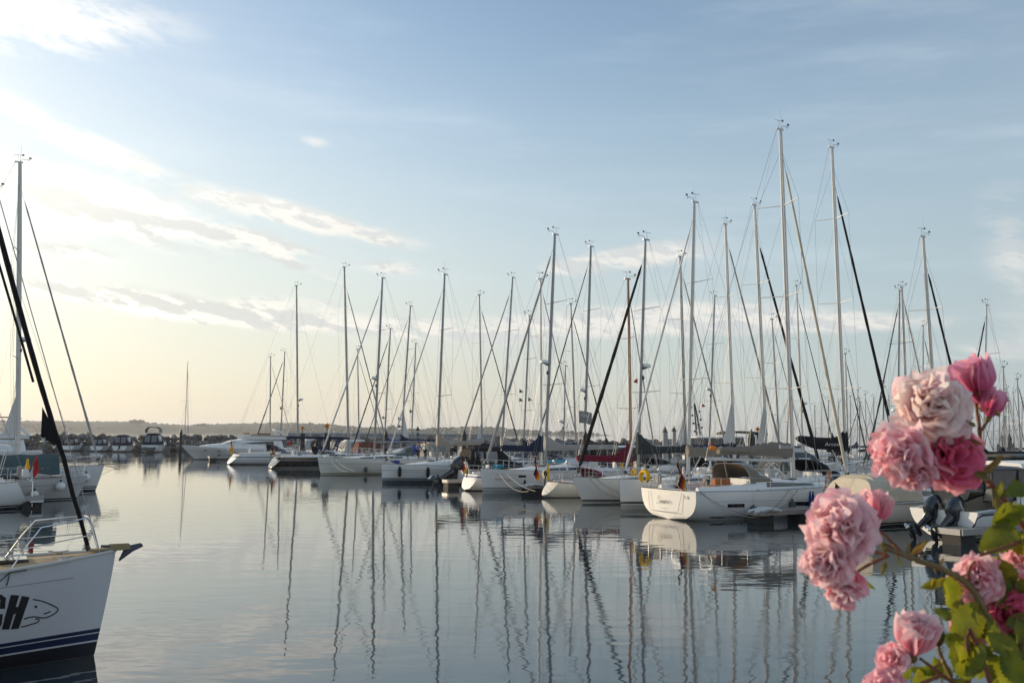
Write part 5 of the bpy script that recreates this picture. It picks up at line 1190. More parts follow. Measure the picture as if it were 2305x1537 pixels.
# larger motor yacht, bow to the left
def fly_yacht(label, stern, head, L, B, fb, rb, bim=None, domes=0, group=None, portholes=(), name='motor_yacht', dark_fly=True):
    H = Hull(L, B, fb, .9, .05, rb, 0, 1.7, tm=.4, bow_p=2.4, draft=.5); root = empty(name, (stern.x, stern.y, 0), atan2(head.y, head.x)); tag(root, label, 'motor yacht', group); root_h[root.name] = H
    hm_ = white_hull('hull_motor_yacht', (.76, .76, .76), boot=(.03, .03, .04), bz=(.02, .12), stripes=((1.14, 1.17, (.12, .12, .13)),)); mb = MB()
    for side in (1, -1): mb.sheet((lambda u, v: H.pt(u, v, 1)) if side > 0 else (lambda u, v: H.pt(u, 1 - v, -1)), 24, 8)
    mb.build('hull', hm_, root); mb = MB(); mb.sheet(lambda u, v: (H.pt(0, v).x - .003, H.pt(0, v).y * (2 * u - 1), H.pt(0, v).z), 8, 8); mb.build('transom', hm_, root)
    mb = MB(); mb.sheet(lambda u, v: (H.pt(u, 1).x, H.pt(u, 1).y * .99 * (2 * v - 1), H.zs(u) - .02 + .06 * (1 - (2 * v - 1) ** 2)), 20, 6); mb.build('deck', DECK, root)
    # superstructure profile: (x/L, height above deck, half width)
    pr = [(.86, .02, .25), (.78, .38, .45), (.70, .55, .60), (.64, .66, .68), (.55, 1.18, .72), (.48, 1.38, .74), (.30, 1.40, .76), (.14, 1.38, .74), (.12, .3, .72)]; rg = []
    for t, h_, wf_ in pr:
        p = H.pt(t, 1); w = B / 2 * wf_; z = H.zs(t) - .03; rg.append([(p.x, w * a_, z + h_ * b_) for a_, b_ in ((1, 0), (.98, .5), (.90, .88), (.7, 1), (0, 1.03), (-.7, 1), (-.90, .88), (-.98, .5), (-1, 0))])
    mb = MB(); mb.loft(rg, closed=False); mb.add(rg[-1], [tuple(range(9))]); sup = mb.build('superstructure', GEL, root, sharp=28)
    def sidewin(x0_, x1_, z0_, z1_, taper):
        for s_ in (1, -1):
            mb = MB(); mb.sheet(lambda u, v: (L * (x0_ + (x1_ - x0_) * u), s_ * (B / 2 * .735 + .02 - .05 * v), H.zs(.4) + z0_ + (z1_ - z0_) * v * (1 - taper * u ** 2) + .12 * u * (1 - v)), 8, 2); mb.build('window', WINM, sup)
    sidewin(.22, .50, .62, 1.08, .75)
    mb = MB(); mb.sheet(lambda u, v: (L * (.638 - .085 * v) + .01, B / 2 * .66 * (2 * u - 1), H.zs(.6) + .70 + .44 * v), 6, 2); mb.build('windscreen', WINM, sup)
    # flying bridge
    mb = MB(); zf = H.zs(.3) + 1.34; mb.loft([[(L * t, B * .36 * k * a_, zf + h_ * b_) for a_, b_ in ((1, 0), (1.03, 1), (.95, 1.02), (.9, .15), (-.9, .15), (-.95, 1.02), (-1.03, 1), (-1, 0))] for t, k, h_ in ((.10, .95, .35), (.2, 1, .5), (.4, 1, .62), (.46, .9, .68), (.50, .6, .3))], closed=True); mb.build('flying_bridge', GEL, sup, sharp=30)
    if dark_fly: mb = MB(); mb.sheet(lambda u, v: (L * (.44 + .03 * sin(pi * u)) - .12 * v, B * .31 * (2 * u - 1), zf + .65 + .28 * v), 8, 1, .02); mb.box((L * .30, 0, zf + .75), (1.9, B * .5, .22), bev=.06); mb.build('seat_cover', CV['brown'], sup)
    mb = MB()
    for s_ in (1, -1): mb.tube([(L * .10, s_ * B * .36, zf + .3), (L * .16, s_ * B * .34, zf + 1.15), (L * .19, s_ * B * .1, zf + 1.35)], [.14, .11, .08], 6, flat=.5)
    mb.tube([(L * .185, -B * .16, zf + 1.33), (L * .185, B * .16, zf + 1.33)], .09, 6); mb.build('radar_arch', GEL, sup)
    mb = MB(); mb.lathe([(.2, 0), (.3, .05), (.3, .14), (.15, .26)], (L * .185, 0, zf + 1.42), 12); mb.build('radar_dome', GEL, sup)
    for k in range(domes): mb = MB(); mb.lathe([(.24, 0), (.29, .16), (.27, .36), (.16, .50), (.02, .55)], (L * .2, (-1) ** k * B * .26, zf + 1.3), 12); mb.build('satellite_dome', GEL, sup)
    if bim:
        mb = MB(); mb.sheet(lambda u, v: (L * (.16 + .24 * u), B * .36 * (2 * v - 1), zf + 2.15 + .12 * sin(pi * u) + .10 * sin(pi * v)), 6, 6, .03); b_ = mb.build('bimini', CV[bim], sup)
        mb = MB()
        for x_ in (.17, .39):
            for s_ in (1, -1): mb.tube([(L * .28, s_ * B * .35, zf + .6), (L * x_, s_ * B * .35, zf + 2.15)], .02, 4)
        mb.build('frame', STEEL, b_)
    mb = MB()
    for s_ in (1, -1):
        mb.tube([H.pt(t, 1, s_) + Vector((0, -.1 * s_, .72)) for t in (.5, .6, .7, .8, .9, .97)] + [H.pt(1, 1) + Vector((-.1, 0, .75))], .017, 5)
        for t in (.5, .58, .66, .74, .82, .9, .97): p = H.pt(t, 1, s_) + Vector((0, -.1 * s_, 0)); mb.tube([p, p + Vector((.12, 0, .72))], .014, 4)
    mb.build('bow_rail', STEEL, root)
    for (a_, b_) in portholes:
        mb = MB(); c = on_hull(root, 1, a_, b_, .012); mb.lathe([(.17, 0), (.17, .02)], c, 10, axis=(0, 1, 0)); mb.build('porthole', WINM, root)
    mb = MB(); mb.tube([(.3, 0, H.zs(0)), (-.1, 0, H.zs(0) + 1.5)], .02, 4); fs = mb.build('flagstaff', STEEL, root); return root, H
bl = ground(440, 1034); Lm = 15.6
my, _ = fly_yacht('large white motor yacht with flying bridge, farthest of the front row', bl + A * (Lm - 1.9), -A, Lm, 4.5, (1.35, 1.45, 1.95), 1.9, portholes=((463, 1013), (493, 1014)))
p = at(95, 980, 104); fly_yacht('white flybridge yacht with brown awning and radar domes, behind the left masts', Vector((p.x, p.y, 0)) , -A, 13.5, 4.3, (1.6, 1.6, 2.1), 1.8, bim='brown', domes=2, dark_fly=False)
# motor boats of the marina
mo1, _ = motorboat('motor boat with black tent and large tilted black outboard', ground(1026, 1091), A, 7.2, 2.7, fb=(1.15, 1.15, 1.4), cc='black', th=1.75, n_out=1, tilt=1.05, out_s=1.75, x0=.08, x1=.62, platform=False)
mo2, _ = motorboat('motor boat with cream canvas canopy behind the lower left blossoms', ground(1908, 1184), A, 8.6, 3.0, fb=(1.05, 1.1, 1.35), cc='cream', th=1.12, tentwin=False, x0=.0, x1=.42, cab=(.40, .85, .62))
mo3, H3m = motorboat('white pilothouse boat with two tilted dark outboards, right of the lower blossoms', ground(2124, 1214), A, 10.4, 3.3, fb=(1.15, 1.3, 1.6), cc='black', top='dark', th=1.42, x0=.12, x1=.62, n_out=2, tilt=1.0, out_s=1.18, platform=False, hullm=white_hull('hull_white_plain2', (.76, .76, .75), bz=(.02, .08)), word='YAMAHA')
mo4, _ = motorboat('white cabin boat with black hard top, seen over the pilothouse boat', at(2225, 1000, 50) * 1.0, A, 10.5, 3.3, fb=(1.3, 1.35, 1.6), top='dark', th=1.6, x0=.1, x1=.6)
mb = MB(); w3 = 3.3 * .42; z3 = H3m.zs(.3) + .02 + 1.42; mb.loft([[(x, y_ * w3 * k, z3 + dz_) for y_, dz_ in ((1.02, .02), (.96, .22), (0, .30), (-.96, .22), (-1.02, .02))] for x, k in ((3.2, .98), (3.4, 1), (6.2, .98), (6.9, .88))]); mb.build('wheelhouse_top', GEL, mo3)
mb = MB()
for s_ in (1, -1): mb.box((4.6, s_ * (w3 * .965), H3m.zs(.4) + .16), (3.6, .05, .42))
mb.build('wheelhouse_side', GEL, mo3)
mb = MB(); ck = [(2168, 1196), (2182, 1180), (2196, 1167), (2212, 1160), (2250, 1156), (2300, 1153)]
for a_, b_ in zip(ck, ck[1:]): mb.tube([on_hull(mo3, -1, a_[0], a_[1], .004), on_hull(mo3, -1, b_[0], b_[1], .004)], .035, 6, flat=.5)
mb.build('hull_stripe', NAVY, mo3)
motorboat('motor boat with navy sun awning behind the white bow of the Smara', S2(16.4, -3.5), A, 8.5, 3.0, fb=(1.2, 1.2, 1.5), cc='navy', th=1.9, x0=.05, x1=.5, tentwin=True)
motorboat('motor boat with rust red awning behind the cream-white yacht', S2(17, 82), A, 8.5, 3.0, fb=(1.2, 1.2, 1.5), cc='rust', th=1.5, x0=.05, x1=.5, tentwin=False)
motorboat('motor boat with bright blue cover behind the cream-white yacht', S2(17, 66.2), A, 8.5, 3.0, fb=(1.2, 1.2, 1.5), cc='blue', th=1.2, x0=.05, x1=.6, tentwin=False)
motorboat('white cabin boat between two yachts of the second row, black canopy', S2(17, 51.5), -A * -1, 8.5, 3.0, fb=(1.3, 1.3, 1.5), cc='black', th=1.6, x0=.05, x1=.5)
motorboat('white hard top boat left of the tall second row masts', S2(17, 27.5), A, 9.0, 3.0, fb=(1.4, 1.3, 1.5), top='white', th=1.6, x0=.05, x1=.5)
for i, (a_, s_, c_, lb) in enumerate(((17, -8, 'navy', 'cabin boat with navy canopy half hidden by the big blossoms'), (17, -14, 'black', 'cabin boat with black canopy at the right edge'), (42.5, 3, 'white', 'far cabin boat with white canopy seen over the black boom'), (42.5, -4, 'navy', 'far cabin boat with navy canopy behind the blossoms'), (42.5, 33, 'slate', 'far cabin boat with slate canopy seen between the masts'), (42.5, 9.5, 'black', 'far cabin boat with black canopy right of the tallest mast'), (17, 9, 'slate', 'cabin boat with slate canopy half behind the Smara bow'), (17, 61.5, 'beige', 'cabin boat with beige canopy behind the plumb-bowed yacht'), (17, 87, 'white', 'cabin boat with white canopy behind the black yacht'), (17, 91, 'navy', 'cabin boat with navy canopy behind the black yacht boom'), (17, 99, 'black', 'cabin boat with black canopy behind the scoop-stern yacht'), (17, 104, 'white', 'cabin boat with white canopy beside the large motor yacht'))):
    motorboat(lb, S2(a_, s_), A, 9.0, 3.0, fb=(1.3, 1.3, 1.6), cc=c_, th=1.6, x0=.05, x1=.5)
p = S2(3.4, 31.8); kd = empty('dinghy', at(1247, 1040, 74), atan2(A.y, A.x), label='turquoise dinghy on the foredeck beside the red-covered boat', cat='dinghy'); mb = MB(); mb.tube([(-1.1, 0, .1), (-.8, 0, 0), (0, 0, 0), (.8, 0, .02), (1.15, 0, .16)], [.12, .32, .36, .30, .08], 10, flat=.6, up=(0, 1, 0)); mb.build('tube', CV['cyan'], kd)
# working boat with a dark mast tower
wb_, Hb = motorboat('white work boat with dark lattice mast and olive awning', at(1545, 990, 118) , Vector((1, .12, 0)).normalized(), 15, 4.5, fb=(1.4, 1.3, 1.9), top='white', th=2.3, x0=.08, x1=.45, name='work_boat', cat='work boat')
mb = MB(); zb = 3.9
for dx_, dy_ in ((-.25, -.25), (.25, -.25), (.25, .25), (-.25, .25)): mb.tube([(1.6 + dx_, dy_, zb), (1.1 + dx_ * .2, dy_ * .2, zb + 4.0)], .06, 5)
for k in range(7): z_ = zb + .4 + .5 * k; mb.box((1.6 - .07 * k, 0, z_), (.7 - .07 * k, .6 - .05 * k, .06)); mb.lathe([(.12, 0), (.16, .1), (.1, .25)], (1.6 - .07 * k + (.5 if k % 2 else -.5), 0, z_), 7)
mb.tube([(1.1, 0, zb + 4), (1.05, 0, zb + 5.0)], .03, 4); mb.build('lattice_mast', DARK, wb_)
mb = MB(); mb.sheet(lambda u, v: (4.5 + 5.5 * u, 1.9 * (2 * v - 1), 4.25 + .35 * sin(pi * u) ** .5 * (1 - u * .6)), 8, 5, .25); aw = mb.build('awning', CV['olive'], wb_); mb = MB()
for x_ in (4.8, 7.2, 9.7):
    for s_ in (1, -1): mb.tube([(x_, s_ * 1.7, 1.4), (x_, s_ * 1.7, 4.3)], .05, 5)
mb.build('post', STEEL, aw)
mb = MB(); mb.tube([(1.9, -1.95, 2.2), (1.9, -1.95, 2.8), (2.5, -1.95, 3.0), (3.1, -1.95, 2.9), (3.1, -1.95, 2.2)], .09, 5); mb.tube([(2.5, -1.95, 2.9), (2.5, -1.95, 2.3)], .08, 5); mb.build('red_emblem', INKR, wb_)

# ------------------------------------------------------------------ fenders, lines, buoys
fb_ = 'fenders on the yachts'
def fpx(root, side, px, py, label, **kw):
    H = root_h[root.name]; q = on_hull(root, side, px, py); x, z = q.x, q.z; fender(root, x / H.L, z, side, label, group=fb_, **kw)
fpx(r868, 1, 900, 1061, 'black fender nearer the bow of the plumb-bowed yacht', colr='black', r=.13, l=.74)
fpx(r868, 1, 963, 1062, 'black fender further aft on the plumb-bowed yacht', colr='black', r=.13, l=.74)
fpx(r728, 1, 823, 1055, 'slate fender on the long cream-white yacht', colr='slate', r=.15, l=.5)
fpx(smara, -1, 1691, 1148, 'slate fender of the Smara above the white bolster', colr='slate', r=.16, l=.55)
fpx(smara, -1, 1778, 1141, 'thick slate fender of the Smara beside a hull window', colr='slate', r=.17, l=.80)
fpx(smara, -1, 1851, 1139, 'slate fender of the Smara nearest the man', colr='slate', r=.15, l=.62)
fpx(smara, -1, 1821, 1128, 'left one of the two blue fenders on the Smara', colr='blue', r=.065, l=.85)
fpx(smara, -1, 1827.5, 1128, 'right one of the two blue fenders on the Smara', colr='blue', r=.065, l=.85)
fpx(l3, -1, 131, 1090, 'white ball fender on the grey-white yacht, nearer its bow', kind='ball', r=.26)
fpx(l3, -1, 74, 1108, 'white ball fender on the grey-white yacht, further aft', kind='ball', r=.24)
fpx(l4, -1, 188, 1071, 'white ball fender on the bow of the yacht with bowsprit', kind='ball', r=.29)
fpx(my, 1, 493, 1024, 'small slate fender on the large motor yacht', colr='slate', r=.14, l=.5)
fpx(r1085, 1, 1181, 1085, 'thin dark fender on the tall yacht with the small hull window', colr='charcoal', r=.07, l=.3)
# small dark hull windows
for (rt, sd, x0_, x1_, y0_, y1_) in ((r1085, 1, 1167, 1184, 1069, 1074.5),):
    mb = MB(); mb.sheet(lambda u, v: on_hull(rt, sd, x0_ + (x1_ - x0_) * u, y0_ + (y1_ - y0_) * v), 4, 1); mb.build('hull_window', WINM, rt, smooth=False)
mb = MB(); mb.sheet(lambda u, v: on_hull(r1085, 1, 1116 + 60 * u, 1066.5 + 2 * u + .8 * v), 8, 1); mb.build('cove_line', INKG, r1085, smooth=False)
v, f, w = text2d('WIND-TOEL', .1, 0, 1.0); hull_art('lettering', r1085, 1, (v, f), (1114, 1080), (37 / w, .3), (0, -4), INKR)
mb = MB(); mb.sheet(lambda u, v: on_hull(r868, 1, 885 + 130 * u, 1061.5 + 2 * u + .7 * v), 8, 1); mb.build('cove_line', INKG, r868, smooth=False)
v, f, w = text2d('362', .1, 0, 1.0)
xl, zl = plane_hit(1010, 1000, r868.location, A)
mb = MB(); cvo = [c for c in bpy.data.objects if c.parent and c.parent.parent == r868 and c.name.startswith('sail_cover')][0]
q = plane_hit(1008, 999, r868.location, -A); mb.add([(q[0] - a_ * .5 / w, .16, q[1] + b_ * .2) for a_, b_ in v], f); mb.build('lettering', INKW, cvo, smooth=False)
v, f, w = text2d('Odin', .25, 0, 1.0)
def sag(a_, b_, s_, n=10): return [a_ + (b_ - a_) * (i / n) - Vector((0, 0, s_ * 4 * (i / n) * (1 - i / n))) for i in range(n + 1)]
def lines(root, pairs, m=ROPE, r=.012):
    mb = MB()
    inv = Matrix.Rotation(-root.rotation_euler.z, 3, 'Z')
    for p, q, s_ in pairs:
        q = inv @ (Vector(q) - Vector(root.location)); mb.tube(sag(Vector(p), q, s_), r, 4)
    mb.build('mooring_line', m, root)
Hs_ = root_h[smara.name]
tipS = ground(1700, 1168, .6)
lines(smara, [(Hs_.pt(.02, 1, -1), ground(1700, 1164, .6), .3), (Hs_.pt(.02, 1, -1), ground(1740, 1160, .6), .35), (Hs_.pt(.45, 1, -1), ground(1722, 1160, .6), .1), (Hs_.pt(.50, 1, -1), ground(1735, 1160, .6), .1)], DROPE, .013)
for rt, px, py, sg_ in ((r728, 783, 1060, .4), (r1085, 1190, 1105, .5), (r1310, 1412, 1115, .45)):
    H_ = root_h[rt.name]; lines(rt, [(H_.pt(.93, 1, 1), ground(px, py, .6), sg_), (H_.pt(.9, 1, 1), ground(px + 15, py, .6), sg_ * .5)], ROPE if rt != r1310 else DROPE, .013)
# yellow horseshoe buoys
def horseshoe(p, rz, label, s=1.0, c='yellow'):
    e = empty('horseshoe_buoy', p, rz); tag(e, label, 'life buoy'); mb = MB(); mb.tube([(0, -.22, -.62), (0, -.26, -.1), (0, -.18, .12), (0, 0, .2), (0, .18, .12), (0, .26, -.1), (0, .22, -.62)] if False else [(0, .26 * cos(a) * s, (.26 * sin(a)) * s) for a in [radians(-50 + 28 * i) for i in range(11)]], [.05] + [.105 * s] * 9 + [.05], 8, flat=.7); mb.build('foam_ring', CV[c], e)
    mb = MB(); mb.tube([(0, .0, .3 * s), (0, 0, .55 * s)], .02, 5); mb.build('strap', ROPE, e)
horseshoe(at(1451, 1074, 45.3), rz, 'yellow horseshoe buoy hanging at the stern rail of the Smara', 1.15)
horseshoe(at(1427, 1065, 50), rz, 'yellow float on the bow rail between the two white bows', .65)
horseshoe(at(1048, 1048, 66), rz, 'white horseshoe buoy at the stern rail of the small cruiser', .9, 'white')
horseshoe(at(652, 998, 103), rz, 'red and white life ring on the stern rail of the black yacht', .8, 'red')
# grey club flag on a staff
p = at(1303, 990, 74); e = empty('flagpole', (p.x, p.y, .5)); tag(e, 'flagpole with grey lettered flag beside the mast with radar', 'flagpole'); zt = at(1303, 921, 74).z - .5; mb = MB(); mb.tube([(0, 0, 0), (0, 0, zt)], .03, 6); mb.build('pole', WSPAR, e)
ff = lambda u, v: (.02 + 1.0 * u, .10 * sin(u * 6) * u, zt - .12 - .95 * v - .18 * u * u); o = flag_sheet(ff, ['grey'], e); v, f, w = text2d('CLU', 0, .01)
mb = MB(); mb.add([(.22 + a_ * .55 / w, ff(.22 + a_ * .55 / w, .3)[1] - .012, zt - .12 - .42 - .18 * (.22 + a_ * .55 / w) ** 2 + b_ * .26) for a_, b_ in v], f); mb.build('lettering', INKW, o, smooth=False)
# ensign at the stern of the cream-canopied boat
mb = MB(); b0 = Vector((.0, -.6, 1.0)); t0 = b0 + Vector((-1.0, .4, .95)); mb.tube([b0, t0], .02, 5); st_ = mb.build('flagstaff', WOOD, mo2)
flag_sheet(lambda u, v: t0 + (b0 - t0) * (.05 + .75 * v) + Vector((-.02 + .10 * v * u, .06 * sin(u * 7 + v * 3), -1.2 * u * (1 - .35 * v))), ['black', 'red', 'gold'], st_, 'ensign')
mb = MB(); mb.lathe([(.16, 0), (.2, .05), (.22, .5), (.16, .6)], (.25, .6, 1.0), 10); mb.build('yellow_bag', CV['orange'], mo2)

# ------------------------------------------------------------------ people
import bmesh
def skin_mesh(name, joints, edges, m, parent, sub=2):
    """joints: name -> (point, radius); grown with the Skin modifier and applied"""
    keys = list(joints); me = bpy.data.meshes.new(name); me.from_pydata([joints[k][0] for k in keys], [(keys.index(a_), keys.index(b_)) for a_, b_ in edges], [])
    o = bpy.data.objects.new(name, me); COL.objects.link(o); md = o.modifiers.new('skin', 'SKIN'); md.use_smooth_shade = True; sv = me.skin_vertices[0].data
    for i, k in enumerate(keys):
        r = joints[k][1]; sv[i].radius = r if isinstance(r, tuple) else (r, r); sv[i].use_root = (i == 0)
    o.modifiers.new('sub', 'SUBSURF').levels = sub; o.modifiers['sub'].render_levels = sub
    dg = bpy.context.evaluated_depsgraph_get(); dg.update(); new = bpy.data.meshes.new_from_object(o.evaluated_get(dg)); o.modifiers.clear(); o.data = new; new.name = name
    new.materials.clear(); new.materials.append(m); new.polygons.foreach_set('use_smooth', [True] * len(new.polygons)); o.parent = parent; return o
SKINM = mat('skin', (.42, .22, .15), .5, var=.08); JEANS = mat('dark_trousers', (.02, .025, .05), .9, var=.2)
def person(loc, rz, label, shirt, hair, trousers=JEANS, lean=0.0, arms=((.10, .10), (.10, .10)), sleeves=.5, legs_on=True, head_rx=0.0, hair_len=.0):
    e = empty('person', loc, rz); tag(e, label, 'person')
    # faces local +x; lean forwards bends the trunk at the hip
    def up_(x, y, z):
        dz = z - .92; return (x * cos(lean) + dz * sin(lean), y, .92 + dz * cos(lean) - x * sin(lean))
    J = {'pelvis': ((0, 0, .95), (.13, .16)), 'waist': (up_(0, 0, 1.12), (.11, .145)), 'chest': (up_(.01, 0, 1.34), (.125, .17)), 'neck': (up_(0, 0, 1.50), .06), 'skull': (up_(.03, 0, 1.66), (.10, .085)), 'crown': (up_(.02, 0, 1.74), (.06, .055))}
    E = [('pelvis', 'waist'), ('waist', 'chest'), ('chest', 'neck'), ('neck', 'skull'), ('skull', 'crown')]
    for k, s_ in (('l', 1), ('r', -1)):
        fx, ln = arms[0 if s_ > 0 else 1]
        J['sh' + k] = (up_(0, .19 * s_, 1.42), .055); J['el' + k] = (up_(fx * .6, (.24 + ln * .3) * s_, 1.42 - .28), .042); J['wr' + k] = (up_(fx * 2.2, (.22 + ln) * s_, 1.42 - .28 - .22), .030); J['ha' + k] = (up_(fx * 2.6, (.22 + ln) * s_, 1.42 - .28 - .30), .034)
        J['hip' + k] = ((0, .09 * s_, .88), .095); J['kn' + k] = ((.03, .10 * s_, .50), .062); J['an' + k] = ((0, .10 * s_, .09), .042); J['to' + k] = ((.17, .11 * s_, .035), .035)
        E += [('chest', 'sh' + k), ('sh' + k, 'el' + k), ('el' + k, 'wr' + k), ('wr' + k, 'ha' + k), ('pelvis', 'hip' + k), ('hip' + k, 'kn' + k), ('kn' + k, 'an' + k), ('an' + k, 'to' + k)]
        for q in range(5):
            p = Vector(J['ha' + k][0]); sp = (q - 1.5) * .02; tp = p + Vector((.02 + (.05 if q == 4 else 0), sp * s_, -.09 + (.04 if q == 4 else .008 * abs(q - 1.3)))); J['f%d%s' % (q, k)] = (tuple(tp), .0105); E.append(('ha' + k, 'f%d%s' % (q, k)))
    skin_mesh('body', J, E, SKINM, e)
    g = 1.14
    SJ = {k: (J[k][0], tuple(r * g for r in J[k][1]) if isinstance(J[k][1], tuple) else J[k][1] * g) for k in ('pelvis', 'waist', 'chest')}; SE = [('pelvis', 'waist'), ('waist', 'chest')]
    for k in 'lr':
        SJ['sh' + k] = (J['sh' + k][0], .072); t_ = Vector(J['sh' + k][0]).lerp(Vector(J['el' + k][0]), min(1, sleeves * 2)); SJ['sl' + k] = (tuple(t_), .060); SE += [('chest', 'sh' + k), ('sh' + k, 'sl' + k)]
        if sleeves > .6: SJ['cf' + k] = (J['wr' + k][0], .046); SE.append(('sl' + k, 'cf' + k))
    skin_mesh('shirt', SJ, SE, shirt, e)
    TJ = {'pelvis': (J['pelvis'][0], (.145, .17))}; TE = []
    for k in 'lr':
        TJ['hip' + k] = (J['hip' + k][0], .112); TJ['kn' + k] = (J['kn' + k][0], .082); TJ['an' + k] = (J['an' + k][0], .068); TE += [('pelvis', 'hip' + k), ('hip' + k, 'kn' + k), ('kn' + k, 'an' + k)]
    skin_mesh('trousers', TJ, TE, trousers, e)
    c = Vector(up_(.02, 0, 1.685)); mb = MB(); n_ = 10
    def hf(u, v):
        a = 2 * pi * u; b_ = pi * .5 * v; r = .108; y = r * .86 * cos(b_) * sin(a); x = r * 1.05 * cos(b_) * cos(a) - .012; z = r * 1.08 * sin(b_) + .012
        if cos(a) > .2: z += .03 * (1 - v)
        else: z -= (.06 + hair_len) * (1 - v)
        return (c.x + x, c.y + y, c.z + z)
    mb.sheet(hf, 16, 6, .006); mb.build('hair', hair, e)
    mb = MB(); mb.blob((c.x + .115, c.y, c.z - .035), .016, 1, .1, (1, .8, 1.3))
    for s_ in (1, -1): mb.blob((c.x - .005, c.y + .093 * s_, c.z - .03), .022, 1, .1, (.8, .4, 1.2))
    mb.build('nose_and_ears', SKINM, e); return e
tipF = ground(1694, 1178); kf = 0.0
while proj(tipF + A * kf + Vector((0, 0, .6)))[0] < 1872 and kf < 12: kf += .02
gpos = tipF + A * kf; gpos.z = .58
gs = person(gpos, pi + .55, 'man in grey T-shirt and sunglasses bending forward on the finger pontoon beside the Smara', mat('grey_tshirt', (.13, .135, .16), .9, var=.1), mat('short_grey_hair', (.30, .20, .12), .9, var=.3), lean=.22, arms=((.16, .05), (.05, .12)))
mb = MB()
for s_ in (1, -1): mb.box((.33, .035 * s_, 1.66), (.015, .05, .035), bev=.005)
mb.box((.33, 0, 1.668), (.012, .03, .01)); mb.build('sunglasses', DARK, gs, smooth=False)
p1 = at(941, 1005, 91); p1.z = at(941, 993, 91).z - 1.78; person(p1, 1.1, 'person in blue jacket with back turned, in the cockpit of the cream-white yacht', mat('blue_jacket', (.03, .12, .42), .8, var=.15), mat('dark_hair', (.04, .025, .02), .9), sleeves=.9)
p2 = at(957, 1005, 91); p2.z = at(957, 993, 91).z - 1.78; person(p2, .7, 'person in white and lime jacket beside the one in blue', mat('white_lime_jacket', (.55, .62, .50), .8, var=.15), mat('dark_hair', (.04, .025, .02), .9), sleeves=.9)

# ------------------------------------------------------------------ promenade under the camera and the rose bush beside it
mb = MB(); mb.box((0, -10.3, .75), (80, 25, 3.5)); mb.build('promenade', CONC, None, smooth=False)['kind'] = 'structure'
mb = MB(); mb.sheet(lambda u, v: (.25 + 3.2 * u, .55 + 1.4 * v, 2.5 + .09 * sin(pi * u) * sin(pi * v) + .012 * sin(u * 40) * sin(v * 31)), 24, 12); mb.build('flower_bed_soil', mat('soil', (.05, .035, .025), .95, var=.4, scale=20, bump=.8), None)['kind'] = 'structure'
tag(bpy.data.objects['promenade'], kind='structure')
def petal_mat(name, deep, pale):
    m = bpy.data.materials.new(name); m.use_nodes = True; N = NT(m.node_tree)
    at_ = N.n('ShaderNodeAttribute', attribute_name='along'); tc = N.n('ShaderNodeTexCoord').outputs['Object']
    nz = N.noise(tc, 28, 4, .6); f = N.m('ADD', at_.outputs['Fac'], N.m('MULTIPLY', N.m('SUBTRACT', nz, .5), .7), clamp=True)
    c = N.mix(N.smooth(f, .25, 1.0), deep, pale); br = N.m('MULTIPLY', N.smooth(at_.outputs['Fac'], .90, 1.0), N.smooth(N.noise(tc, 60, 3, .6), .56, .72)); c = N.mix(N.m('MULTIPLY', br, .75), c, (.42, .20, .10)); vein = N.noise(N.vm('MULTIPLY', tc, (120, 120, 40)), 1.0, 2, .5)
    c2 = N.vm('SCALE', c); N.put(c2.node.inputs['Scale'], N.m('MULTIPLY_ADD', vein, .22, .88))
    b = N.n('ShaderNodeBsdfPrincipled'); N.put(b.inputs['Base Color'], c2); b.inputs['Roughness'].default_value = .55; b.inputs['Specular IOR Level'].default_value = .3
    bp = N.n('ShaderNodeBump'); bp.inputs['Strength'].default_value = .35; bp.inputs['Distance'].default_value = .002; N.put(bp.inputs['Height'], vein); N.t.links.new(bp.outputs[0], b.inputs['Normal'])
    t = N.n('ShaderNodeBsdfTranslucent'); N.put(t.inputs[0], c2); mx_ = N.n('ShaderNodeMixShader'); mx_.inputs[0].default_value = .48
    N.t.links.new(b.outputs[0], mx_.inputs[1]); N.t.links.new(t.outputs[0], mx_.inputs[2]); N.t.links.new(mx_.outputs[0], N.n('ShaderNodeOutputMaterial').inputs[0]); return m
PET = {'pale': petal_mat('petals_pale_pink', (.94, .46, .54), (.96, .74, .76)), 'cream': petal_mat('petals_cream_pink', (.95, .60, .60), (.97, .86, .82)), 'mid': petal_mat('petals_pink', (.92, .32, .44), (.95, .60, .66)), 'rose': petal_mat('petals_rose', (.84, .20, .32), (.90, .46, .50)), 'deep': petal_mat('petals_deep_pink', (.74, .07, .20), (.84, .20, .34)), 'magenta': petal_mat('petals_magenta_pink', (.80, .20, .38), (.88, .44, .58))}
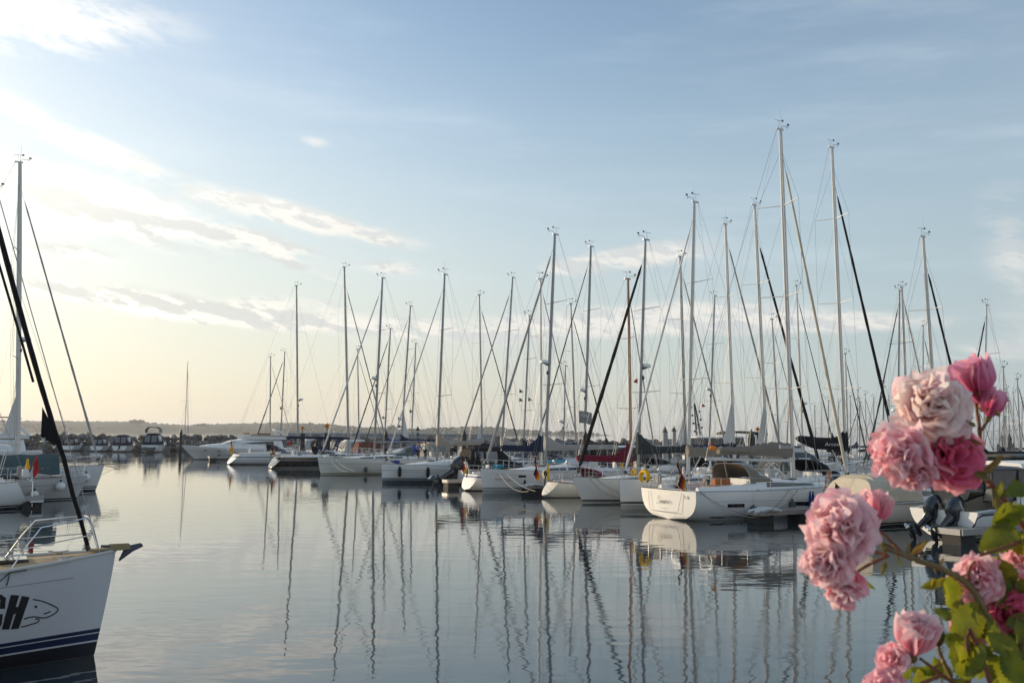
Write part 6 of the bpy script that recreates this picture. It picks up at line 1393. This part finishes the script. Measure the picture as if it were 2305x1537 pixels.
def leaf_mat(name, c, c2, tr=.4):
    m = bpy.data.materials.new(name); m.use_nodes = True; N = NT(m.node_tree); tc = N.n('ShaderNodeTexCoord').outputs['Object']
    nz = N.noise(tc, 26, 5, .62); c_ = N.mix(N.smooth(nz, .35, .68), c, c2); c_ = N.mix(N.m('MULTIPLY', N.smooth(N.noise(tc, 90, 3, .5), .66, .72), .8), c_, (.10, .05, .015)); b = N.n('ShaderNodeBsdfPrincipled'); N.put(b.inputs['Base Color'], c_); b.inputs['Roughness'].default_value = .42
    at_ = N.n('ShaderNodeAttribute', attribute_name='along'); wv = N.m('SINE', N.m('MULTIPLY', at_.outputs['Fac'], 75)); bp = N.n('ShaderNodeBump'); bp.inputs['Strength'].default_value = .28; bp.inputs['Distance'].default_value = .001; N.put(bp.inputs['Height'], wv); N.t.links.new(bp.outputs[0], b.inputs['Normal'])
    t = N.n('ShaderNodeBsdfTranslucent'); N.put(t.inputs[0], N.mix(.35, c_, (.45, .42, .02))); mx_ = N.n('ShaderNodeMixShader'); mx_.inputs[0].default_value = tr
    N.t.links.new(b.outputs[0], mx_.inputs[1]); N.t.links.new(t.outputs[0], mx_.inputs[2]); N.t.links.new(mx_.outputs[0], N.n('ShaderNodeOutputMaterial').inputs[0]); return m
LEAF = leaf_mat('rose_leaf', (.065, .125, .014), (.26, .27, .018), .5); LEAFY = leaf_mat('young_rose_leaf', (.20, .22, .02), (.30, .20, .02)); SEP = leaf_mat('sepal', (.10, .11, .02), (.26, .09, .02), .25)
STM = mat('rose_stem', (.17, .055, .022), .5, var=.35, scale=40, bump=.3); STG = mat('green_rose_stem', (.15, .095, .03), .5, var=.4, scale=30)
rb_root = Vector((.95, 1.25, 2.5)); bush = empty('rose_bush', rb_root, label='pink rose bush in bloom in the right foreground', cat='rose bush')
QR = random.Random(21)
def camv(x, y, z): return (RT * x + UP * y - FW * z).normalized()       # x right, y up, z towards the camera
class PMB(MB):
    def __init__(s): super().__init__(); s.al = []
    def strip(s, fn, nu, nv):
        n0 = len(s.v); s.sheet(fn, nu, nv); s.al += [i / nu for i in range(nu + 1) for j in range(nv + 1)]
    def done(s, name, mats, parent):
        o = s.build(name, mats, parent, sharp=180); a = o.data.attributes.new('along', 'FLOAT', 'POINT'); s.al += [0] * (len(s.v) - len(s.al)); a.data.foreach_set('value', s.al); o.location = -rb_root if parent == bush else (0, 0, 0); return o
def petal(pm, O, ax, e1, e2, th, phi, L, Wd, cup, ruf, curl, tone=0):
    """one petal: starts at O, leans phi away from the axis ax in the direction th, with cupped and ruffled edge"""
    pm.k = tone; rd = e1 * cos(th) + e2 * sin(th); tn = ax.cross(rd); ph = [QR.uniform(0, 6.28) for _ in range(4)]; nu, nv = 9, 8
    cl = []; p = Vector(O); prev = None
    for i in range(nu + 1):
        u = i / nu; a = phi * (.25 + .75 * min(1, u * 1.5)) - curl * .6 * sin(u * pi * .8) + curl * 1.8 * max(0, u - .72) / .28
        d = ax * cos(a) + rd * sin(a); cl.append((p.copy(), d, ax * -sin(a) + rd * cos(a))); p = p + d * (L / nu)
    skew = QR.uniform(-.18, .18)
    def f(u, v):
        i = round(u * nu); c, d, n_ = cl[i]; w = (2 * v - 1); wd = Wd * (min(1, (u * 1.9 + .10)) ** .8) * (1 - max(0, (u - .80) / .20) ** 2.0 * .22)
        tip = -(w * w) * L * .24 * u ** 2 + L * .05 * u * sin(w * 5 + ph[2]) * ruf * 2
        r_ = ruf * L * (.10 * sin(w * 4.2 + ph[0] + u * 2) + .06 * sin(w * 9 + ph[1])) * u ** 1.5
        return c + tn * (w * wd + skew * u * L) - n_ * (cup * wd * w * w * (1 - .3 * u)) + d * tip + n_ * r_
    pm.strip(f, nu, nv)
def bloom(px, py, dist, rpx, axis, kind='full', tone='mid', squash=1.0, sepals=True, seed=None):
    global QR
    QR = random.Random(seed or int(px * 7 + py)); c = at(px, py, dist); R_ = rpx / F_PX * dist; ax = camv(*axis); e1 = ax.cross(Vector((.3, .5, .81))).normalized(); e2 = ax.cross(e1)
    names = {'cream': ('cream', 'cream', 'pale'), 'pale': ('pale', 'pale', 'mid'), 'mid': ('mid', 'pale', 'rose'), 'rose': ('rose', 'mid', 'mid'), 'deep': ('deep', 'rose', 'deep'), 'magenta': ('magenta', 'rose', 'mid')}[tone]
    pm = PMB()
    if kind == 'full':       # crowded, ruffled pompon
        O = c - ax * R_ * .55; n_ = 50
        for i in range(n_):
            k = i / (n_ - 1); th = i * 2.39996 + QR.uniform(-.3, .3); phi = radians(4 + 118 * k ** .80 + QR.uniform(-7, 7)); L = R_ * (1.42 - .34 * k + QR.uniform(-.10, .10)) * (1 if k < .8 else .92)
            petal(pm, O + ax * R_ * .22 * (1 - k), ax, e1, e2, th, phi, L * squash, R_ * (.34 + .36 * k ** .7) * QR.uniform(.8, 1.2), QR.uniform(-.05, .30), QR.uniform(.35, .8), radians(QR.uniform(10, 58)), QR.choice([0, 0, 1, 1, 2]))
    elif kind == 'open':     # larger smooth petals round a darker heart
        O = c - ax * R_ * .6; n_ = 40
        for i in range(n_):
            k = i / (n_ - 1); th = i * 2.39996 + QR.uniform(-.2, .2); phi = radians(3 + 96 * k ** .85 + QR.uniform(-5, 5)); L = R_ * (1.25 + .15 * k + QR.uniform(-.08, .08))
            petal(pm, O, ax, e1, e2, th, phi, L, R_ * (.30 + .50 * k ** .6), QR.uniform(.15, .5), QR.uniform(.25, .6), radians(QR.uniform(-42, 12)), QR.choice([0, 0, 1]) if k > .35 else 0)
    else:                    # half-open cup or a flower seen from behind
        O = c - ax * R_ * .75; n_ = 24
        for i in range(n_):
            k = i / (n_ - 1); th = i * 2.39996 + QR.uniform(-.2, .2); phi = radians(6 + 52 * k + QR.uniform(-4, 4)); L = R_ * (1.62 + QR.uniform(-.12, .1))
            petal(pm, O, ax, e1, e2, th, phi, L, R_ * (.42 + .36 * k), QR.uniform(.3, .6), QR.uniform(.25, .6), radians(QR.uniform(26, 62)) * (1 if k > .25 else .6), QR.choice([0, 0, 1]))
    b = pm.done('blossom', [PET[n_] for n_ in names], bush)
    if sepals:
        sm = PMB()
        for i in range(5): petal(sm, O - ax * R_ * .06, ax, e1, e2, i * 1.2566 + .4, radians(80 + QR.uniform(-18, 26)), R_ * QR.uniform(.62, .85), R_ * .12, .2, .5, radians(30))
        sm.k = 0; sm.lathe([(R_ * .05, -R_ * .34), (R_ * .15, -R_ * .26), (R_ * .19, -R_ * .08), (R_ * .12, R_ * .04)], O, 9, axis=ax); s_ = sm.done('sepals', SEP, b)
    return O - ax * R_ * .3
def stem(pts, r, m=STM, thorns=0):
    """pts: (px, py, depth) or world points"""
    P = [at(*p) if not isinstance(p, Vector) else p for p in pts]; sm = []
    for i in range(len(P) - 1):
        p0, p1, p2, p3 = P[max(i - 1, 0)], P[i], P[i + 1], P[min(i + 2, len(P) - 1)]
        for q in range(6): t = q / 6; sm.append(.5 * (2 * p1 + (p2 - p0) * t + (2 * p0 - 5 * p1 + 4 * p2 - p3) * t * t + (-p0 + 3 * p1 - 3 * p2 + p3) * t ** 3))
    sm.append(P[-1]); n = len(sm); rr = [r[0] + (r[1] - r[0]) * i / (n - 1) for i in range(n)] if isinstance(r, tuple) else [r] * n
    rr = [a * (1 + .12 * sin(i * 1.9)) for i, a in enumerate(rr)]; mb = MB(); mb.tube(sm, rr, 9)
    for q in range(thorns):
        i = int((q + .5) / thorns * (n - 2)); d = (sm[i + 1] - sm[i]).normalized(); s_ = d.cross(FW).normalized() * (1 if q % 2 else -1); mb.tube([sm[i], sm[i] + s_ * .004 - d * .001, sm[i] + s_ * .008 - d * .004], [.002, .0012, .0002], 5)
    for i in range(5, n - 3, 11): mb.lathe([(rr[i] * .9, -.003), (rr[i] * 1.35, 0), (rr[i] * .9, .003)], sm[i], 9, axis=sm[i + 1] - sm[i])
    o = mb.build('stem', m, bush, sharp=80); o.location = -rb_root; return sm
def leaf(pm, px, py, dist, length, ang, tilt=0.0, wide=.55, fold=.35, k=0, roll=0.0):
    """leaflet from its base at a pixel; ang in picture degrees (0 right, 90 up); tilt towards the camera"""
    pm.k = k; O = at(px, py, dist); L = length / F_PX * dist; a = radians(ang); d = camv(cos(a) * cos(tilt), sin(a) * cos(tilt), sin(tilt)); s_ = camv(-sin(a) * cos(roll), cos(a) * cos(roll), sin(roll)); s_ = (s_ - d * s_.dot(d)).normalized(); n_ = d.cross(s_); W = L * wide * .5; bend = QR.uniform(.05, .3); nu, nv = 18, 6; ph = QR.uniform(0, 6)
    def f(u, v):
        w = 2 * v - 1; prof = (sin(pi * min(1, u ** .82)) ** .75) * (1 + .0 * u); ser = 1 + (.10 if (round(u * nu) % 2) else -.06) * (abs(w) > .9)
        return O + d * (L * u) + s_ * (W * prof * w * ser) + n_ * (abs(w) * fold * W * prof - bend * L * u * u + .04 * L * sin(u * 9 + ph) * w)
    pm.strip(f, nu, nv)
T0 = .95
# upper cluster
bloom(2192, 866, T0 + .03, 60, (-.25, .85, -.25), 'cup', 'magenta'); bloom(2233, 914, T0 + .02, 37, (.35, .75, -.2), 'cup', 'magenta')
bloom(2092, 920, T0 + .015, 92, (-.25, .45, .85), 'full', 'cream', .98); bloom(2030, 1022, T0, 72, (-.65, -.1, .75), 'full', 'mid', 1.0); bloom(2066, 1062, T0 - .01, 46, (-.3, -.75, .6), 'full', 'mid', .9, sepals=False)
bloom(2140, 1026, T0 + .01, 74, (.15, .30, .95), 'open', 'deep')
# lower left cluster
bloom(1896, 1188, T0 - .02, 84, (-.35, .35, .88), 'full', 'pale'); bloom(1972, 1150, T0 + .01, 42, (.2, .9, -.1), 'cup', 'mid'); bloom(1864, 1262, T0 - .03, 62, (-.75, -.2, .6), 'full', 'pale', .95, sepals=False)
bloom(1898, 1322, T0 - .02, 50, (-.35, -.85, .3), 'full', 'mid', .9, sepals=False); bloom(1922, 1306, T0 - .01, 34, (.1, -.9, .25), 'cup', 'mid')
# bottom and right
bloom(2062, 1436, T0 - .03, 56, (.05, .95, .25), 'cup', 'pale'); bloom(2006, 1484, T0 - .02, 34, (-.75, .4, .5), 'open', 'mid', sepals=False); bloom(1992, 1550, T0 - .03, 44, (-.3, .7, .6), 'open', 'mid')
bloom(2200, 1306, T0 + .02, 58, (-.5, .55, .65), 'full', 'mid'); bloom(2272, 1378, T0 + .02, 64, (.1, .1, .98), 'open', 'deep'); bloom(2180, 1418, T0 + .02, 36, (-.5, -.1, .85), 'open', 'rose'); bloom(2312, 1270, T0 + .03, 56, (-.4, .4, .8), 'full', 'mid')
# canes
low = rb_root
c1 = stem([low + Vector((.05, 0, 0)), (2480, 1560, T0 + .10), (2400, 1330, T0 + .06), (2320, 1206, T0 + .04), (2255, 1118, T0 + .03), (2212, 1065, T0 + .025), (2196, 1020, T0 + .02)], (.0050, .0026), STM, 9)
stem([(2212, 1065, T0 + .025), (2208, 1010, T0 + .02), (2204, 960, T0 + .025), (2196, 905, T0 + .03)], (.0026, .0017)); stem([(2206, 975, T0 + .02), (2218, 955, T0 + .02), (2231, 938, T0 + .02)], (.0016, .0013)); stem([(2212, 1068, T0 + .02), (2190, 1050, T0 + .02), (2165, 1010, T0 + .025)], (.0022, .0016)); stem([(2200, 1050, T0 + .02), (2140, 970, T0 + .04), (2100, 955, T0 + .05)], (.0018, .0014)); stem([(2150, 1000, T0 + .03), (2090, 1010, T0 + .03), (2055, 1020, T0 + .03)], (.0018, .0014))
c2 = stem([low, (2395, 1640, T0 + .03), (2290, 1515, T0 + .01), (2225, 1390, T0), (2182, 1318, T0), (2120, 1280, T0), (2080, 1266, T0), (2038, 1250, T0), (1990, 1232, T0)], (.0046, .0022), STG, 8)
stem([(2036, 1250, T0), (2010, 1222, T0 + .005), (1978, 1192, T0 + .01)], (.0020, .0014)); stem([(2006, 1240, T0), (1970, 1214, T0 + .01), (1940, 1205, T0 + .02)], (.0018, .0014)); stem([(2000, 1250, T0), (1960, 1268, T0), (1930, 1286, T0 - .005)], (.0020, .0014)); stem([(1995, 1248, T0), (1950, 1238, T0 + .01), (1900, 1250, T0 + .02)], (.0018, .0014))
stem([low - Vector((.05, 0, 0)), (2260, 1640, T0), (2175, 1560, T0 - .01), (2110, 1510, T0 - .02), (2072, 1482, T0 - .03)], (.0026, .0014), STM, 3); stem([(2150, 1545, T0 - .01), (2120, 1480, T0), (2112, 1455, T0)], (.0024, .0016), STG); stem([(2120, 1518, T0 - .02), (2070, 1540, T0 - .03), (2030, 1560, T0 - .03)], (.002, .0016))
stem([(2290, 1515, T0 + .01), (2262, 1450, T0 + .03), (2250, 1400, T0 + .05)], (.0018, .0013), STM, 2); stem([(2225, 1390, T0), (2210, 1350, T0 + .02), (2205, 1330, T0 + .03)], (.002, .0016)); stem([(2330, 1530, T0 + .02), (2330, 1400, T0 + .02), (2316, 1300, T0 + .02)], (.002, .0014), STG, 2)
stem([(2182, 1318, T0), (2180, 1285, T0), (2195, 1262, T0)], (.0018, .0012)); stem([(2340, 1200, T0 + .01), (2270, 1228, T0), (2205, 1250, T0)], (.0022, .0014), STM)
# bud and small bracts
for px, py, a_, l_ in ((2040, 1250, 75, 30), (2048, 1248, 35, 52), (1993, 1248, 100, 34), (2014, 1236, 150, 26), (2210, 1000, 160, 34), (2190, 1010, 140, 36), (1992, 1262, -95, 36), (2212, 1066, 45, 60), (2226, 1080, 150, 52), (2236, 1100, -80, 52), (2196, 960, 150, 30), (2250, 1118, 30, 44), (2114, 1272, 60, 20)): pm = PMB(); leaf(pm, px, py, T0, l_, a_, QR.uniform(-.4, .4), .30, .5); pm.done('bract', SEP, bush)
pm = PMB(); ax = camv(-.15, .97, .1); e1 = ax.cross(FW).normalized(); e2 = ax.cross(e1); O = at(2113, 1456, T0)
for i in range(6): petal(pm, O, ax, e1, e2, i * 1.05, radians(9), .019, .0052, .6, .1, radians(-14))
pm.done('bud', SEP, bush)
# leaves: base pixel, length, direction
LV = [(2230, 1340, 64, -30, 0, .5), (2240, 1400, 66, -150, 0, .5), (2262, 1330, 58, 60, 0, .5), (2290, 1420, 66, 170, 0, .5), (2160, 1350, 48, -120, 1, .45), (2100, 1300, 44, -70, 1, .4), (2240, 1540, 70, 110, 0, .5), (2280, 1530, 72, 70, 0, .5), (2170, 1520, 62, 40, 0, .5), (2196, 1470, 54, 10, 1, .48),(2278, 1132, 78, -128, 0, .52), (2276, 1132, 98, -92, 0, .54), (2262, 1112, 60, 20, 0, .5), (2290, 1140, 66, -40, 0, .5), (2240, 1118, 44, 60, 1, .45), (2300, 1120, 50, 100, 0, .5),
      (2288, 1190, 100, -150, 0, .62), (2300, 1200, 90, -60, 0, .6), (2252, 1256, 84, -140, 0, .72), (2248, 1256, 92, -82, 0, .78), 
      (2122, 1300, 106, -62, 0, .52), (2126, 1300, 64, -150, 1, .40), (2132, 1292, 56, -20, 0, .45), (2210, 1362, 122, -142, 0, .60), (2224, 1386, 84, -84, 0, .50), (2222, 1356, 60, -60, 1, .42), 
      (2190, 1440, 70, -150, 0, .62), (2200, 1452, 78, -100, 0, .6), (2216, 1470, 70, -40, 0, .55), (2176, 1460, 60, 150, 0, .6), (2150, 1508, 84, 70, 0, .5), (2146, 1512, 80, 10, 0, .55), (2140, 1530, 60, 120, 0, .5), (2110, 1506, 64, -160, 0, .45), (2074, 1500, 70, -110, 0, .52), (2050, 1500, 60, -140, 0, .5),
      (2260, 1520, 90, 60, 0, .6), (2290, 1480, 80, 130, 0, .6), (2200, 1530, 80, 80, 0, .55), (2230, 1540, 70, 20, 1, .5), (2310, 1540, 90, 120, 0, .6), (2270, 1560, 90, 100, 0, .6), (2320, 1450, 90, -170, 0, .6), (2130, 1560, 60, 40, 1, .5), (2316, 1400, 70, 170, 0, .6),
      (2330, 1240, 80, 150, 0, .6), (2320, 1160, 60, 160, 0, .5), (2150, 1440, 52, -60, 0, .5), (2172, 1490, 60, 120, 0, .5), (2196, 1500, 66, 60, 0, .5), (2236, 1480, 60, 150, 0, .52), (2260, 1476, 60, 60, 0, .5), (2110, 1530, 56, 100, 0, .45), (2080, 1510, 52, -40, 0, .5), (2290, 1450, 62, 90, 0, .55), (2270, 1300, 60, -110, 0, .5), (2150, 1390, 50, 170, 0, .5), (2210, 1478, 60, -120, 0, .5), (2300, 1300, 60, -70, 0, .5), (1930, 1300, 56, -35, 0, .22), (2020, 1255, 26, -60, 1, .3)]
pm = PMB()
for px, py, l_, a_, k, wd in LV:
    dd = T0 + QR.uniform(-.045, .05) if px > 2140 and py > 1400 else T0 + QR.uniform(-.01, .02); leaf(pm, px, py, dd, l_ * .92, a_ + QR.uniform(-6, 6), QR.uniform(-.5, .45), wd * 1.08, QR.uniform(.15, .5), k, QR.uniform(-.5, .5))
# the lower body of the bush, below and right of the picture
for i in range(420):
    t = QR.uniform(0, 1); c = rb_root + Vector((QR.uniform(-.30, .55) , QR.uniform(-.25, .35), .15 + 1.05 * t)); x_, y_ = proj(c)
    if x_ < 2400 and y_ < 1640: continue
    if (c - CAM).length < .35: continue
    leaf(pm, x_, y_, c.y, min(QR.uniform(55, 95) * .95 / c.y, 90), QR.uniform(0, 360), QR.uniform(-.8, .8), QR.uniform(.5, .62), .3, 0 if QR.random() > .15 else 1, QR.uniform(-.9, .9))
pm.done('foliage', [LEAF, LEAFY], bush)
